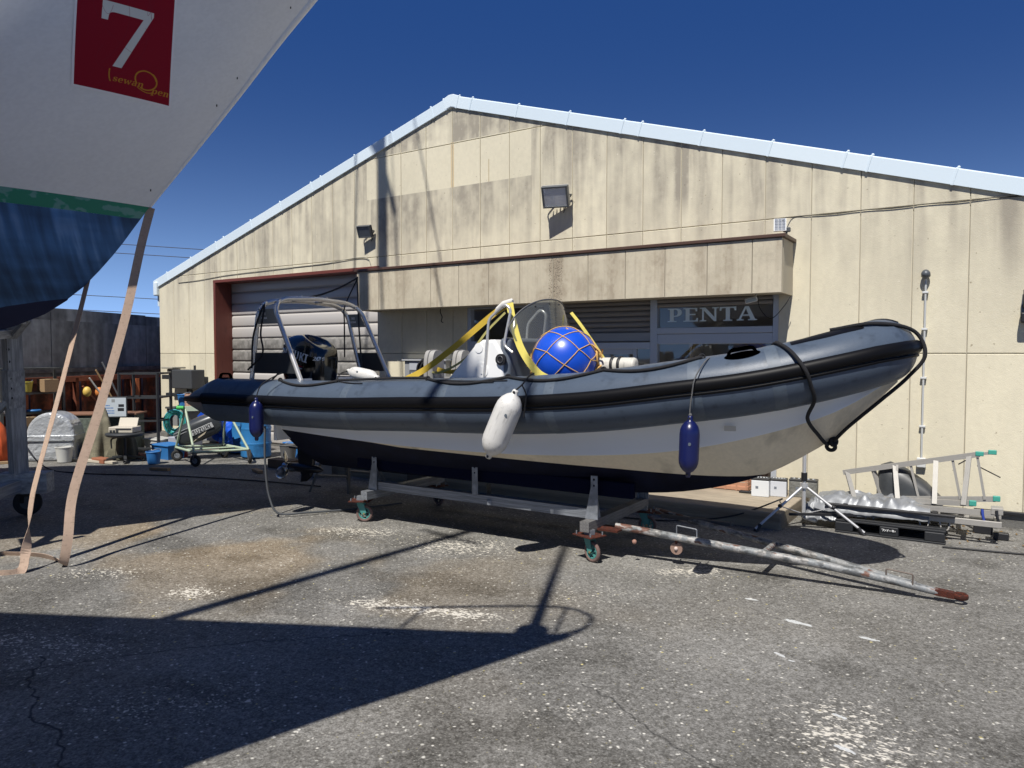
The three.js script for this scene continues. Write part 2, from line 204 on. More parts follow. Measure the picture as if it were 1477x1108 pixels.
// ---------- gable building ----------
const RIDGE = -8.04, PW = 0.598, XL = RIDGE - 15 * PW, XR = RIDGE + 15 * PW;
const roofY = x => 6.38 - 0.30 * Math.abs(x - RIDGE);
const CAN = { x0: -9.77, x1: -2.28, y0: 2.83, y1: 3.53, z: 0.62 };
const SHUT = { x0: -14.83, x1: -9.86, y1: 3.66 }, SHOP = { x0: -7.74, x1: -2.46, y1: 2.90, y0: 0.2 };
{
  const B = thing('gable_warehouse', 'cream panelled warehouse with white gable trim, roller shutter and shopfront under a canopy', 'building', [RIDGE, 0, 0]);
  const streaks = (x, y) => { const wob = 0.06 * (vn(x * 3, y * 2.2) - 0.5), s = fbm((x + wob) * 9, y * 0.55, 4), t = fbm(x * 1.9 + 30, y * 0.7 + 4, 4), f = fbm(x * 26, y * 19, 3); return [s, t, f]; };
  const wallTex = texture(2048, 768, (u, v) => {
    const x = -17.1 + u * 18.2, y = v * 6.83, top = roofY(x) - y;
    const [s, t, f] = streaks(x, y), ph = hash(Math.floor((x - XL) / PW), y > 5.73 ? 3 : y > 3.88 ? 2 : y > 2.05 ? 1 : 0);
    let r = 217, g = 209, b = 184; const k0 = 0.965 + 0.05 * ph + 0.05 * (f - 0.5) + 0.06 * (fbm(x * 1.2, y * 1.2, 3) - 0.5); r *= k0; g *= k0; b *= k0;
    // rain soot: long vertical streaks, strongest on the gable
    const clean_ = x > -10.1 && x < -6.42 && y > 4.97 && y < 5.75;
    const yy = y + 0.8 * (s - 0.5) + 0.5 * (t - 0.5); const gr = fbm(x * 7 + 80, y * 5, 4); let d = sstep(0.30, 0.78, 0.34 * s + 0.42 * t + 0.24 * gr) * (0.09 + 0.50 * sstep(2.4, 4.4, yy)) * (0.75 + 0.5 * f);
    d += 0.24 * sstep(0.42, 0.75, s) * sstep(3.4, 4.4, y) * sstep(1.7, 0.1, top) * (0.4 + f);
    if (x > -10.0 && x < -6.4 && y <= 4.97) d += 0.42 * sstep(3.85, 4.5, y) * (0.3 + 0.7 * sstep(0.25, 0.8, 0.6 * fbm(x * 2.2 + 7, y * 1.3, 4) + 0.4 * gr + 0.25 * (s - 0.5))) * (0.75 + 0.5 * f);
    if (y > 5.73) d += 0.42 * sstep(0.35, 0.7, fbm(x * 3, y * 2.4 + 9, 4)) * sstep(5.78, 5.98, y + 0.2 * (gr - 0.5)) * (0.7 + 0.6 * f);
    if (x > -3.98 && x < -3.74) d += 0.75 * sstep(0.12, 0.0, Math.abs(x + 3.84) - 0.05 * f) * sstep(3.9, 4.5, y);
    if (Math.abs(x - 0.13) < 0.16) d += 0.4 * sstep(0.16, 0.02, Math.abs(x - 0.13)) * sstep(2.6, 3.8, y);
    if (clean_) d = 0.03 * s;
    d = clamp(d, 0, 0.8);
    r = lerp(r, 126, d * 0.82); g = lerp(g, 119, d * 0.82); b = lerp(b, 109, d * 0.82);
    if (clean_) { const e = Math.abs(x + 8.04); if (e < 0.035) { r *= 0.93; g *= 0.86; b *= 0.76; } const e2 = Math.abs(x + 7.26); if (e2 < 0.01 && y < 5.35) { r *= 0.86; g *= 0.82; b *= 0.75; } }
    const p = hash(Math.floor(x * 95 + 3 * f), Math.floor(y * 95 + 2 * s)); if (p > 0.9992) { r *= 0.75; g *= 0.73; b *= 0.7; } else if (p < 0.0008) { r = lerp(r, 235, 0.5); g = lerp(g, 228, 0.5); b = lerp(b, 215, 0.5); }
    return [r, g, b].map(c => clamp(c, 0, 255));
  }, { wrap: false, rep: [1 / 18.2, 1 / 6.83], off: [17.1 / 18.2, 0] });
  const wallM = new THREE.MeshStandardMaterial({ map: wallTex, roughness: 0.93, bumpMap: rep(GRAIN, 1.1), bumpScale: 0.0025 });
  const seal = mat([0.36, 0.33, 0.27], 0.95);
  // wall panels: 0.6 m wide autoclaved-concrete boards in four rows, cut by the roof line and the openings
  const wall = part('wall', [poly([[XL, 0], [SHUT.x0 - 0.02, 0], [SHUT.x0 - 0.02, SHUT.y1 + 0.02], [SHUT.x1, SHUT.y1 + 0.02], [SHUT.x1, 0], [SHOP.x0 - 0.01, 0], [SHOP.x0 - 0.01, SHOP.y1], [SHOP.x1 + 0.01, SHOP.y1], [SHOP.x1 + 0.01, 0], [XR, 0], [XR, roofY(XR)], [RIDGE, roofY(RIDGE)], [XL, roofY(XL)]], 0.08).translate(0, 0, -0.10)], seal, B);
  const rows = [0.16, 2.05, 3.88, 5.73, 7]; const holes = [[SHUT.x0, SHUT.x1, -1, SHUT.y1], [SHOP.x0, SHOP.x1, -1, SHOP.y1]];
  const G = 0.0045;
  for (let k = 0; k < 30; k++) for (let r = 0; r < 4; r++) {
    let rects = [[XL + k * PW + G, XL + (k + 1) * PW - G, rows[r] + G, rows[r + 1] - G]];
    for (const [a, b, c, d] of holes) rects = rects.flatMap(([x0, x1, y0, y1]) => { if (x1 <= a || x0 >= b || y1 <= c || y0 >= d) return [[x0, x1, y0, y1]]; const out = []; if (x0 < a) out.push([x0, a, y0, y1]); if (x1 > b) out.push([b, x1, y0, y1]); if (y1 > d) out.push([Math.max(x0, a), Math.min(x1, b), d, y1]); return out; });
    for (const [x0, x1, y0, y1] of rects) {
      if (x1 - x0 < 0.03 || y1 - y0 < 0.03) continue;
      const pts = [[x0, y0], [x1, y0]], t0 = roofY(x0) - 0.005, t1 = roofY(x1) - 0.005;
      if (Math.max(t0, t1) <= y0 + 0.02) continue;
      if (Math.min(t0, t1) >= y1) pts.push([x1, y1], [x0, y1]);
      else { const xa = (y) => RIDGE + (x0 > RIDGE - 0.01 ? 1 : -1) * (6.375 - y) / 0.30;          // where the roof cuts a level
        const clip = []; const cand = [[x0, y0], [x1, y0], [x1, Math.min(t1, y1)], ...(t1 > y1 ? [] : []), [x0, Math.min(t0, y1)]];
        const c1 = xa(y1), c0 = xa(y0);
        let P = [[x0, Math.min(t0, y1)], ...(c1 > x0 && c1 < x1 ? [[c1, y1]] : []), [x1, Math.min(t1, y1)]];
        P = P.filter(p => p[1] > y0); const low = []; low.push([t0 > y0 ? x0 : c0, y0], [t1 > y0 ? x1 : c0, y0]);
        pts.length = 0; pts.push(...low, ...P.reverse()); }
      if (pts.length < 3) continue;
      const o = part('wall_panel', poly(pts, 0.055, 0.006).translate(0, 0, -0.055 + rr(-0.0012, 0.0012)), wallM, wall);
    }
  }
  // plinth
  const conc = mat([0.36, 0.35, 0.32], 0.9, 0, { map: BLOTCH, ms: 0.5, bump: 2, bs: 0.004 });
  for (const [a, c] of [[XL - 0.01, SHUT.x0], [SHOP.x1, XR + 0.01]]) part('plinth', bb(a, c, 0, 0.155, -0.1, 0.012), conc, B);
  // back, sides, roof and floors
  const innerM = mat([0.30, 0.30, 0.29], 0.9);
  part('side_wall', bb(XL, XL + 0.12, 0, roofY(XL), -14, -0.1), wallM, B); part('side_wall', bb(XR - 0.12, XR, 0, roofY(XR), -14, -0.1), wallM, B); part('rear_wall', poly([[XL, 0], [XR, 0], [XR, roofY(XR)], [RIDGE, roofY(RIDGE)], [XL, roofY(XL)]], 0.12).translate(0, 0, -14.12), innerM, B);
  part('floor', bb(XL + 0.12, XR - 0.12, 0.0, 0.16, -14, -0.45), conc, B);
  const roofM = mat([0.42, 0.46, 0.50], 0.5, 0.2);
  for (const s of [-1, 1]) part('roof', poly([[0, 0.02], [s * 9.15, 0.02 - 9.15 * 0.3], [s * 9.15, 0.10 - 9.15 * 0.3], [0, 0.10]].map(([x, y]) => [x + RIDGE, y + 6.38]), 14.1).translate(0, 0, -14.15), roofM, B);
  // gable trim: folded sheet-metal lengths with raised joint covers
  const trimM = mat([0.66, 0.75, 0.80], 0.45), trim2 = mat([0.62, 0.715, 0.775], 0.5);
  for (const s of [-1, 1]) {
    const e = V(s, -0.30, 0).normalize(), n = V(s * 0.30, 1, 0).normalize(); let d = 0.0; const total = 9.1 * Math.hypot(1, 0.3);
    const P = (l, h, z) => V(RIDGE, 6.385, 0).addScaledVector(e, l).addScaledVector(n, h).setZ(z);
    const piece = (a, b, o, m, nm) => { const sec = [[-0.03 - o, 0.0], [-0.03 - o, 0.04 + o], [0.155 + o, 0.04 + o], [0.17 + o, 0.025], [0.17 + o, -0.28], [0.14, -0.28], [0.125, 0.01], [0.0, 0.015]]; return part(nm, loft([a, b].map(l => sec.map(([h, z]) => P(l, h, z))), { closed: true, caps: true, flip: s < 0, crease: 0.4 }), m, B); };
    let k = 0, l = 0.12; const cuts = [];
    while (l < total) { cuts.push(l); l += (k++ % 2) ? 0.98 : (k % 4 === 1 ? 0.30 : 1.0); }
    let prev = 0.0; cuts.push(total);
    for (const c of cuts) { if (c - prev > 0.06) piece(prev + 0.004, c - 0.004, 0, hash(Math.floor(c * 10), s) > 0.5 ? trimM : trim2, 'gable_trim'); prev = c; }
    for (const c of cuts.slice(0, -1)) { piece(c - 0.014, c + 0.014, 0.006, trim2, 'trim_joint'); part('joint_screw', new THREE.SphereGeometry(0.02, 8, 6).translate(...P(c + 0.01, 0.182, 0.015).toArray()), trim2, B); }
  }
  part('ridge_cap', poly([[-0.13, 6.318], [0, 6.357], [0.13, 6.318], [0.18, 6.515], [0.05, 6.568], [-0.05, 6.568], [-0.18, 6.515]].map(([x, y]) => [x + RIDGE, y]), 0.33, 0.008).translate(0, 0, -0.283), trimM, B);
  part('trim_end', [rbb(XL - 0.13, XL + 0.02, 3.45, 3.78, -0.3, 0.08, 0.03)], trimM, B);
  part('gutter_pipe', rod([XL - 0.08, 3.2, -0.05], [XL - 0.08, 3.47, -0.05], 0.035), trim2, B);
  // large shutter on the left
  const redM = mat([0.17, 0.045, 0.032], 0.55, 0, { map: SCUFF, ms: 1 });
  part('shutter_jamb', bb(SHUT.x0 - 0.04, SHUT.x0 + 0.035, 0, SHUT.y1, -0.42, 0.012), redM, B); part('shutter_jamb', bb(SHUT.x1 - 0.02, SHUT.x1 + 0.03, 0, SHUT.y1 - 0.08, -0.42, -0.06), redM, B);
  part('shutter_lintel', bb(SHUT.x0 - 0.04, CAN.x0 - 0.02, SHUT.y1 - 0.01, SHUT.y1 + 0.05, -0.42, 0.014), redM, B);
  const sh = part('roller_shutter', bb(SHUT.x0 + 0.02, SHUT.x1, 0, SHUT.y1 + 0.2, -0.52, -0.47), mat([0.50, 0.475, 0.445], 0.45, 0.15), B);
  const slatA = mat([0.50, 0.475, 0.445], 0.45, 0.15), slatB = mat([0.50, 0.48, 0.44], 0.55, 0.2, { map: BLOTCH, ms: 1.7 });
  const SP = 0.262; for (let k = 0; k < 14; k++) { const y = 0.05 + k * SP; const prof = [[0, 0.0], [0.03, 0.0], [0.045, 0.02], [0.05, 0.06], [0.05, SP - 0.06], [0.038, SP - 0.035], [0.012, SP - 0.012], [0, SP - 0.012]]; part('shutter_slat', loft([SHUT.x0 + 0.03, SHUT.x1 - 0.03].map(x => prof.map(([z, h]) => V(x, y + h, -0.47 + z))), { closed: true, caps: true, flip: true, crease: 0.5 }), k === 8 || k === 7 || k === 6 ? slatB : slatA, sh); }
  // shop canopy
  const canTex = texture(2048, 256, (u, v) => {
    const x = -10 + u * 8, y = v * 1.0; const s = fbm(x * 9 + 2, y * 1.1 + 3, 4), f = fbm(x * 30, y * 24, 3), t = fbm(x * 1.6, 7.7 + y, 3); let r = 205, g = 195, b = 172; const k = 0.95 + 0.09 * (f - 0.5) + 0.08 * (fbm(x * 2, y * 3, 3) - 0.5); r *= k; g *= k; b *= k;
    let d = sstep(0.42, 0.72, s * 0.35 + t * 0.3 + 0.35 * fbm(x * 6, y * 6 + 3, 4) + 0.25 * (f - 0.5)) * 0.6 + 0.15 * sstep(0.5, 0.75, fbm(x * 24, y * 1.6, 3)); for (const [c, w, q] of [[-5.62, 0.06, 0.75], [-5.5, 0.1, 0.3], [-3.9, 0.05, 0.35], [-7.9, 0.03, 0.4], [-6.9, 0.08, 0.25], [-4.6, 0.1, 0.3], [-2.95, 0.05, 0.35]]) d += q * Math.exp(-(((x - c) / w) ** 2)) * (0.5 + 0.7 * f); d = clamp(d, 0, 0.8);
    d *= 0.62; r = lerp(r, 124, d); g = lerp(g, 110, d); b = lerp(b, 93, d); const p = hash(Math.floor(x * 130), Math.floor(y * 130)); if (Math.abs(x + 5.6) < 0.12 && p > 0.86) { r *= 0.45; g *= 0.42; b *= 0.4; } return [r, g, b].map(c => clamp(c, 0, 255));
  }, { wrap: false, rep: [1 / 8, 1], off: [10 / 8, -2.7] });
  const canM = new THREE.MeshStandardMaterial({ map: canTex, roughness: 0.93, bumpMap: rep(GRAIN, 1.3), bumpScale: 0.0025 });
  const can = part('canopy', bb(CAN.x0 + 0.03, CAN.x1 - 0.03, CAN.y0 + 0.02, CAN.y1 - 0.01, 0.002, CAN.z - 0.06), seal, B);
  for (let x = CAN.x0; x < CAN.x1 - 0.05;) { let e = Math.min(CAN.x1, (Math.floor((x - XL) / PW + 1.02)) * PW + XL); if (CAN.x1 - e < 0.2) e = CAN.x1; part('canopy_panel', poly([[x + 0.003, CAN.y0], [e - 0.003, CAN.y0], [e - 0.003, CAN.y1], [x + 0.003, CAN.y1]], 0.055, 0.006).translate(0, 0, CAN.z - 0.055), canM, can); x = e; }
  for (const x of [CAN.x0, CAN.x1 - 0.028]) part('canopy_panel', bb(x, x + 0.028, CAN.y0, CAN.y1, 0.003, CAN.z - 0.057), canM, can);
  const brown = mat([0.10, 0.055, 0.04], 0.5, 0.1, { map: SCUFF });
  part('canopy_cap', [rbb(CAN.x0 - 0.03, CAN.x1 + 0.04, CAN.y1 + 0.004, CAN.y1 + 0.05, 0.003, CAN.z + 0.03, 0.008)], brown, B);
  // shopfront: aluminium frames, glass, roller shutter
  const alu = mat([0.48, 0.52, 0.57], 0.42, 0.3), glassM = new THREE.MeshPhysicalMaterial({ color: 0xffffff, roughness: 0.03, transmission: 1, thickness: 0, ior: 1.5, specularIntensity: 1 });
  const fz0 = -0.14, fz1 = -0.02;
  const F = (x0, x1, y0, y1, z0 = fz0, z1 = fz1) => rbb(x0, x1, y0, y1, z0, z1, 0.006);
  const pane = (x0, x1, y0, y1, z = -0.08) => part('window_pane', bb(x0, x1, y0, y1, z - 0.004, z + 0.004), glassM, B);
  // mullions at x = -7.70, -6.45?, -4.37 and -2.50
  const X = [-7.71, -6.15, -4.27, -2.50];
  part('shopfront_frame', [F(X[0] - 0.03, X[0] + 0.04, 0.2, 2.86), F(X[1] - 0.03, X[1] + 0.03, 0.2, 2.86), F(X[2] - 0.06, X[2] + 0.05, 0.2, 2.86), F(X[3] - 0.04, X[3] + 0.04, 0.2, 2.86), F(X[0] + 0.041, X[1] - 0.031, 2.82, 2.87), F(X[0] + 0.041, X[1] - 0.031, 2.10, 2.26), F(X[2] + 0.051, X[3] - 0.041, 2.34, 2.43), F(X[2] + 0.051, X[3] - 0.041, 2.19, 2.335, fz0, -0.03), F(X[2] + 0.051, X[3] - 0.041, 2.81, 2.86), F(X[1] + 0.031, X[2] - 0.061, 2.12, 2.22)], alu, B);
  pane(X[0] + 0.04, X[1] - 0.03, 2.255, 2.825); pane(X[0] + 0.04, X[1] - 0.03, 0.25, 2.105); pane(X[2] + 0.05, X[3] - 0.04, 2.425, 2.815); pane(X[2] + 0.05, X[3] - 0.04, 0.25, 2.195); pane(X[1] + 0.03, X[2] - 0.06, 0.25, 2.12);
  part('door_stile', [F(-5.35, -5.27, 0.22, 2.12, -0.12, -0.05), F(-4.62, -4.56, 0.22, 2.12, -0.12, -0.05), F(-5.27, -4.62, 2.04, 2.12, -0.12, -0.05)], alu, B);
  const rs = part('shop_shutter', bb(X[1] + 0.03, X[2] - 0.061, 2.36, 2.87, -0.10, -0.09), mat([0.27, 0.255, 0.24], 0.5, 0.2), B);
  const slatC = mat([0.27, 0.255, 0.24], 0.5, 0.2); for (let k = 0; k < 6; k++) { const y = 2.375 + k * 0.083; part('shutter_slat', loft([X[1] + 0.035, X[2] - 0.065].map(x => [[0, 0], [0.012, 0.002], [0.026, 0.02], [0.028, 0.045], [0.018, 0.068], [0, 0.078]].map(([z, h]) => V(x, y + h, -0.088 + z))), { closed: true, caps: true, flip: true }), slatC, rs); }
  part('shutter_bottom_bar', [F(X[1] + 0.031, X[2] - 0.062, 2.235, 2.365, -0.10, -0.04)], mat([0.30, 0.31, 0.32], 0.45, 0.3), B);
  const rs2 = part('shop_shutter', bb(X[2] + 0.06, X[3] - 0.045, 2.73, 2.865, -0.03, -0.022), mat([0.27, 0.255, 0.24], 0.5, 0.2), B); for (let k = 0; k < 2; k++) part('shutter_slat', loft([X[2] + 0.06, X[3] - 0.045].map(x => [[0, 0], [0.010, 0.004], [0.018, 0.02], [0.016, 0.045], [0, 0.058]].map(([z, h]) => V(x, 2.735 + k * 0.062 + h, -0.021 + z))), { closed: true, caps: true, flip: true }), slatC, rs2);
  part('soffit', bb(CAN.x0 + 0.03, SHOP.x1 + 0.2, 2.875, 2.90, -0.2, -0.002), canM, B);
  // white letters on the transom glass
  const tg = textGeo('PENTA', 0.20, 0.003, FONT_SERIF, 1.36); tg.translate(-3.42, 2.615, -0.074); part('window_lettering', tg, mat([0.74, 0.84, 0.86], 0.6), B, 'pale block letters reading PENTA on the transom glass');
  // shop room behind the glass
  part('room_wall', [bb(-9.6, -2.2, 0.16, 3.2, -5.1, -5.0), bb(-9.7, -9.6, 0.16, 3.2, -5, -0.5), bb(-2.2, -2.1, 0.16, 3.2, -5, -0.12)], innerM, B); part('room_ceiling', bb(-9.6, -2.2, 3.1, 3.2, -5, -0.11), innerM, B);
  const shelfM = mat([0.4, 0.38, 0.34], 0.7); part('display_shelf', [bb(-4.1, -2.6, 1.0, 1.04, -1.6, -1.1), bb(-4.1, -2.6, 2.30, 2.33, -1.6, -1.1), bb(-4.1, -4.06, 0.16, 2.3, -1.6, -1.1), bb(-2.64, -2.6, 0.16, 2.3, -1.6, -1.1)], shelfM, B);
  // concrete step in front of the shop
  const apM = mat([0.64, 0.54, 0.40], 0.92, 0, { map: BLOTCH, ms: 0.35, bump: 2, bs: 0.004 });
  const ap = single('concrete_step', [rbb(-9.75, -2.02, -0.05, 0.195, -0.45, 1.62, 0.02)], apM, 'low sandy concrete step in front of the shopfront', 'step');
}
// ---------- rigid inflatable boat ----------
const ZC = 3.45;
const tubeM = mat([0.078, 0.105, 0.152], 0.36, 0, { map: SCUFF, ms: 0.9, bump: 3, bs: 0.0005, phys: { specularIntensity: 0.5 } });
const blackRub = mat([0.005, 0.005, 0.006], 0.45, 0, { phys: { specularIntensity: 0.28 } }), ropeK = mat([0.010, 0.010, 0.012], 0.75, 0, { bump: 20, bs: 0.003 });
const steel = mat([0.74, 0.72, 0.68], 0.26, 0.65), galv = mat([0.45, 0.48, 0.52], 0.5, 0.45, { map: BLOTCH, ms: 2 }), gel = mat([0.84, 0.84, 0.82], 0.25);
const blackPlastic = mat([0.014, 0.014, 0.016], 0.5), rubberM = mat([0.018, 0.017, 0.016], 0.8, 0, { bump: 8, bs: 0.002 });
const side = [[-8.65, 1.435, 0.83], [-7.6, 1.436, 0.83], [-6.3, 1.446, 0.83], [-5.26, 1.487, 0.83], [-3.92, 1.538, 0.83], [-3.08, 1.605, 0.80], [-2.4, 1.70, 0.72], [-1.8, 1.79, 0.60], [-1.35, 1.89, 0.45], [-1.03, 1.98, 0.29], [-0.86, 2.04, 0.15], [-0.80, 2.065, 0]];
const pathPts = [...side.map(([x, y, o]) => V(x, y, ZC + o)), ...side.slice(0, -1).reverse().map(([x, y, o]) => V(x, y, ZC - o))];
const pathC = new THREE.CatmullRomCurve3(pathPts, false, 'centripetal'); pathC.arcLengthDivisions = 600;
const NP = 180, PP = pathC.getSpacedPoints(NP), PT = PP.map((_, i) => pathC.getTangentAt(i / NP));
const tubeR = i => { const a = Math.abs(i / NP - 0.5) * 2; return lerp(0.276, 0.287, sstep(0.05, 0.45, a)); };
const frameAt = f => { const i = Math.min(NP - 1, Math.floor(f)), t = f - i, p = PP[i].clone().lerp(PP[i + 1], t), d = PT[i].clone().lerp(PT[i + 1], t).normalize(), s = V(0, 1, 0).cross(d).normalize(); return { p, d, out: s.negate(), up: null }; };
const onTube = (f, phi, extra = 0) => { const { p, d, out } = frameAt(f), up = V(0, 1, 0).addScaledVector(d, -d.y).normalize(), r = tubeR(f) + extra; return p.clone().addScaledVector(out, Math.cos(phi) * r).addScaledVector(up, Math.sin(phi) * r); };
const fOfX = x => { for (let i = 0; i < NP / 2; i++) if (PP[i + 1].x >= x) return i + (x - PP[i].x) / (PP[i + 1].x - PP[i].x); return NP / 2; };
const D2R = Math.PI / 180;
{
  const R = thing('inflatable_boat', 'slate grey rigid inflatable boat with black strake and outboard, on a trailer', 'boat', [-4.6, 0.5, ZC]);
  // one continuous tube with a cone at each stern end
  const rings = [], N = 40; const circ = (c, d, r) => { const s = V(0, 1, 0).cross(d).normalize().negate(), up = V(0, 1, 0).addScaledVector(d, -d.y).normalize(); return Array.from({ length: N }, (_, k) => { const a = k / N * 2 * Math.PI; return c.clone().addScaledVector(s, Math.cos(a) * r).addScaledVector(up, Math.sin(a) * r); }); };
  const cone = e => { const c = PP[e ? NP : 0], d = PT[e ? NP : 0]; const L = [[0.70, 0.045, -0.03], [0.69, 0.065, -0.03], [0.55, 0.115, -0.02], [0.3, 0.198, -0.01], [0.1, 0.262, 0], [0.03, 0.281, 0]]; return L.map(([l, r, dy]) => circ(c.clone().addScaledVector(d, e ? l : -l).add(V(0, dy, 0)), d, r)); };
  rings.push(...cone(false)); for (let i = 0; i <= NP; i++) rings.push(circ(PP[i], PT[i], tubeR(i))); rings.push(...cone(true).reverse());
  const tube = part('buoyancy_tube', loft(rings, { closed: true, caps: true }), tubeM, R);
  const along = (f0, f1, sec, step = 1) => { const rs = []; const n = Math.ceil((f1 - f0) / step); for (let k = 0; k <= n; k++) { const f = lerp(f0, f1, k / n); rs.push(sec.map(([phi, ex]) => onTube(f, phi * D2R, ex))); } return loft(rs, { closed: true, caps: true, flip: false }); };
  part('rubbing_strake', along(0, NP - 0.01, [[-2, -0.006], [-2, 0.012], [1, 0.027], [5, 0.036], [9, 0.040], [14, 0.037], [18, 0.025], [20.5, 0.010], [20.5, -0.006]]), blackRub, R);
  part('rubbing_strake', along(0, NP - 0.01, [[-8.5, -0.006], [-8.5, 0.006], [-7, 0.013], [-4.6, 0.014], [-3, 0.006], [-3, -0.006]]), blackRub, R);
  for (const e of [0, 1]) { const c = PP[e ? NP : 0], d = PT[e ? NP : 0].clone().multiplyScalar(e ? 1 : -1), out = frameAt(e ? NP - 0.01 : 0).out; const sec = [[0, 0.284], [0.1, 0.272], [0.3, 0.212], [0.55, 0.128], [0.695, 0.07]]; part('rubbing_strake', loft(sec.map(([l, r]) => [[-0.03, -0.02], [-0.03, 0.02], [0.03, 0.036], [0.09, 0.026], [0.11, 0], [0.1, -0.02]].map(([y, o]) => c.clone().addScaledVector(d, l).add(V(0, y * (0.4 + r) - 0.035 * l, 0)).addScaledVector(out, r + o))), { closed: true, caps: true, flip: !!e }), blackRub, R); }
  part('tail_cap', [0, 1].map(e => { const c = PP[e ? NP : 0], d = PT[e ? NP : 0].clone().multiplyScalar(e ? 1 : -1); return rod(c.clone().addScaledVector(d, 0.66).add(V(0, -0.03, 0)), c.clone().addScaledVector(d, 0.725).add(V(0, -0.03, 0)), 0.07, 0.045, 16); })[0], blackRub, R);
  // tape over the tube seams
  const tape = mat([0.085, 0.115, 0.16], 0.5, 0, { map: SCUFF, ms: 2 });
  for (const x of [-8.6, -7.35, -6.1, -4.7, -3.45, -2.15, -1.55]) { const f = fOfX(x), rs = []; for (const [df, ex] of [[-0.55, -0.002], [-0.53, 0.0016], [0.53, 0.0016], [0.55, -0.002]]) rs.push(Array.from({ length: 41 }, (_, k) => onTube(Math.max(0, f + df), (-80 + 240 * k / 40) * D2R, ex))); part('seam_tape', loft(rs), tape, R); }
  const bf = NP / 2; part('bow_patch', loft([-9, -6, -3, 0, 3, 6, 9].map(df => Array.from({ length: 15 }, (_, k) => onTube(bf + df, lerp(62, 62 + 70 * (1 - Math.abs(df) / 11), k / 14) * D2R, 0.006)))), blackRub, R);
  // hull
  const keel = smooth([[-7.9, 0.53], [-6, 0.54], [-4, 0.57], [-3.24, 0.61], [-2.48, 0.70], [-1.8, 0.905], [-1.2, 1.27], [-0.98, 1.46], [-0.80, 1.66], [-0.66, 1.84]]);
  const chY = smooth([[-7.9, 1.10], [-6.3, 1.03], [-5, 1.01], [-3.5, 1.05], [-2.4, 1.16], [-1.6, 1.36], [-1.1, 1.56], [-0.66, 1.86]]), chZ = smooth([[-7.9, 0.72], [-5, 0.72], [-3.5, 0.67], [-2.4, 0.51], [-1.6, 0.29], [-1.1, 0.18], [-0.66, 0.02]]);
  const shY = x => interp(side.map(s => [s[0], s[1] - 0.23]), Math.min(x, -0.8)), shZ = smooth([[-7.9, 0.76], [-5, 0.76], [-3.5, 0.72], [-2.4, 0.58], [-1.6, 0.38], [-1.1, 0.20], [-0.66, 0.03]]), wl = x => interp([[-7.9, 1.12], [-6.6, 1.06], [-5.6, 0.99], [-4.4, 0.975], [-3, 0.955], [-1.78, 0.915]], x);
  const xs = Array.from({ length: 40 }, (_, i) => -7.62 + (7.62 - 0.67) * Math.pow(i / 39, 0.85));
  const sec = x => { const k = keel(x), cy = chY(x), cz = chZ(x), w = clamp((wl(x) - k) / Math.max(cy - k, 0.01), 0, 1); const bottom = t => { const u = t; return [lerp(k, cy, u) - 0.03 * Math.sin(u * Math.PI), cz * Math.pow(u, 0.92)]; }; return { bottom, w, cy, cz, sy: shY(x), sz: shZ(x) }; };
  const strip = (f, n) => [1, -1].map(s => loft(xs.map(x => Array.from({ length: n + 1 }, (_, k) => { const [y, z] = f(x, k / n); return V(x, y, ZC + s * z); })), { flip: s > 0 }));
  const navy = mat([0.006, 0.010, 0.036], 0.7, 0, { map: BLOTCH, ms: 0.8, phys: { specularIntensity: 0.3 } }), hullDirtBounce = mat([0.80, 0.72, 0.56], 0.35, 0, { map: SCUFF, ms: 0.35 });  // tan of the lower hull holds dirt plus light bounced off the ground
  part('hull_bottom', strip((x, t) => { const s = sec(x); return s.bottom(t * Math.min(1, s.w + 0.0005)); }, 8), navy, R, 'navy antifouled bottom');
  part('hull_bilge', strip((x, t) => { const s = sec(x); return s.bottom(lerp(Math.min(1, s.w), 1, t)); }, 6), hullDirtBounce, R, 'white lower hull with dirt and ground bounce in its tan colour');
  part('hull_topside', strip((x, t) => { const s = sec(x), st = 0.004; return t < 0.12 ? [s.cy, s.cz + st * t / 0.12] : [lerp(s.cy, s.sy + 0.05, (t - 0.12) / 0.88), lerp(s.cz + st, s.sz, (t - 0.12) / 0.88) - 0.02 * Math.sin((t - 0.12) / 0.88 * Math.PI)]; }, 8), gel, R);
  part('transom', bb(-7.64, -7.58, 0.95, 1.72, ZC - 0.8, ZC + 0.8), gel, R); part('deck', bb(-7.58, -3.3, 1.22, 1.26, ZC - 0.6, ZC + 0.6), mat([0.5, 0.5, 0.49], 0.6), R);
  const plate = part('maker_plate', bx(0.10, 0.045, 0.004).rotateX(0.18).rotateY(0.26).translate(-1.94, 1.385, ZC + 0.465), mat([0.45, 0.45, 0.44], 0.35, 0.4), R);
  // grab handles
  for (const [x, ph] of [[-1.76, 62], [-8.55, 90]]) { const f = fOfX(x), c = onTube(f, ph * D2R, 0), d = frameAt(f).d, n = c.clone().sub(frameAt(f).p).normalize(), s = n.clone().cross(d); const M = new THREE.Matrix4().makeBasis(d, n, s).setPosition(c); const base = new THREE.SphereGeometry(1, 24, 10).scale(0.15, 0.010, 0.06).applyMatrix4(M), grip = bent([[-0.12, 0.0, 0], [-0.09, 0.06, 0], [0.09, 0.06, 0], [0.12, 0.0, 0]], 0.013, 0.03).scale(1, 1, 1.8).applyMatrix4(M); const h = part('grab_handle', base, mat([0.022, 0.026, 0.032], 0.8), R); part('grip', grip, blackRub, h); }
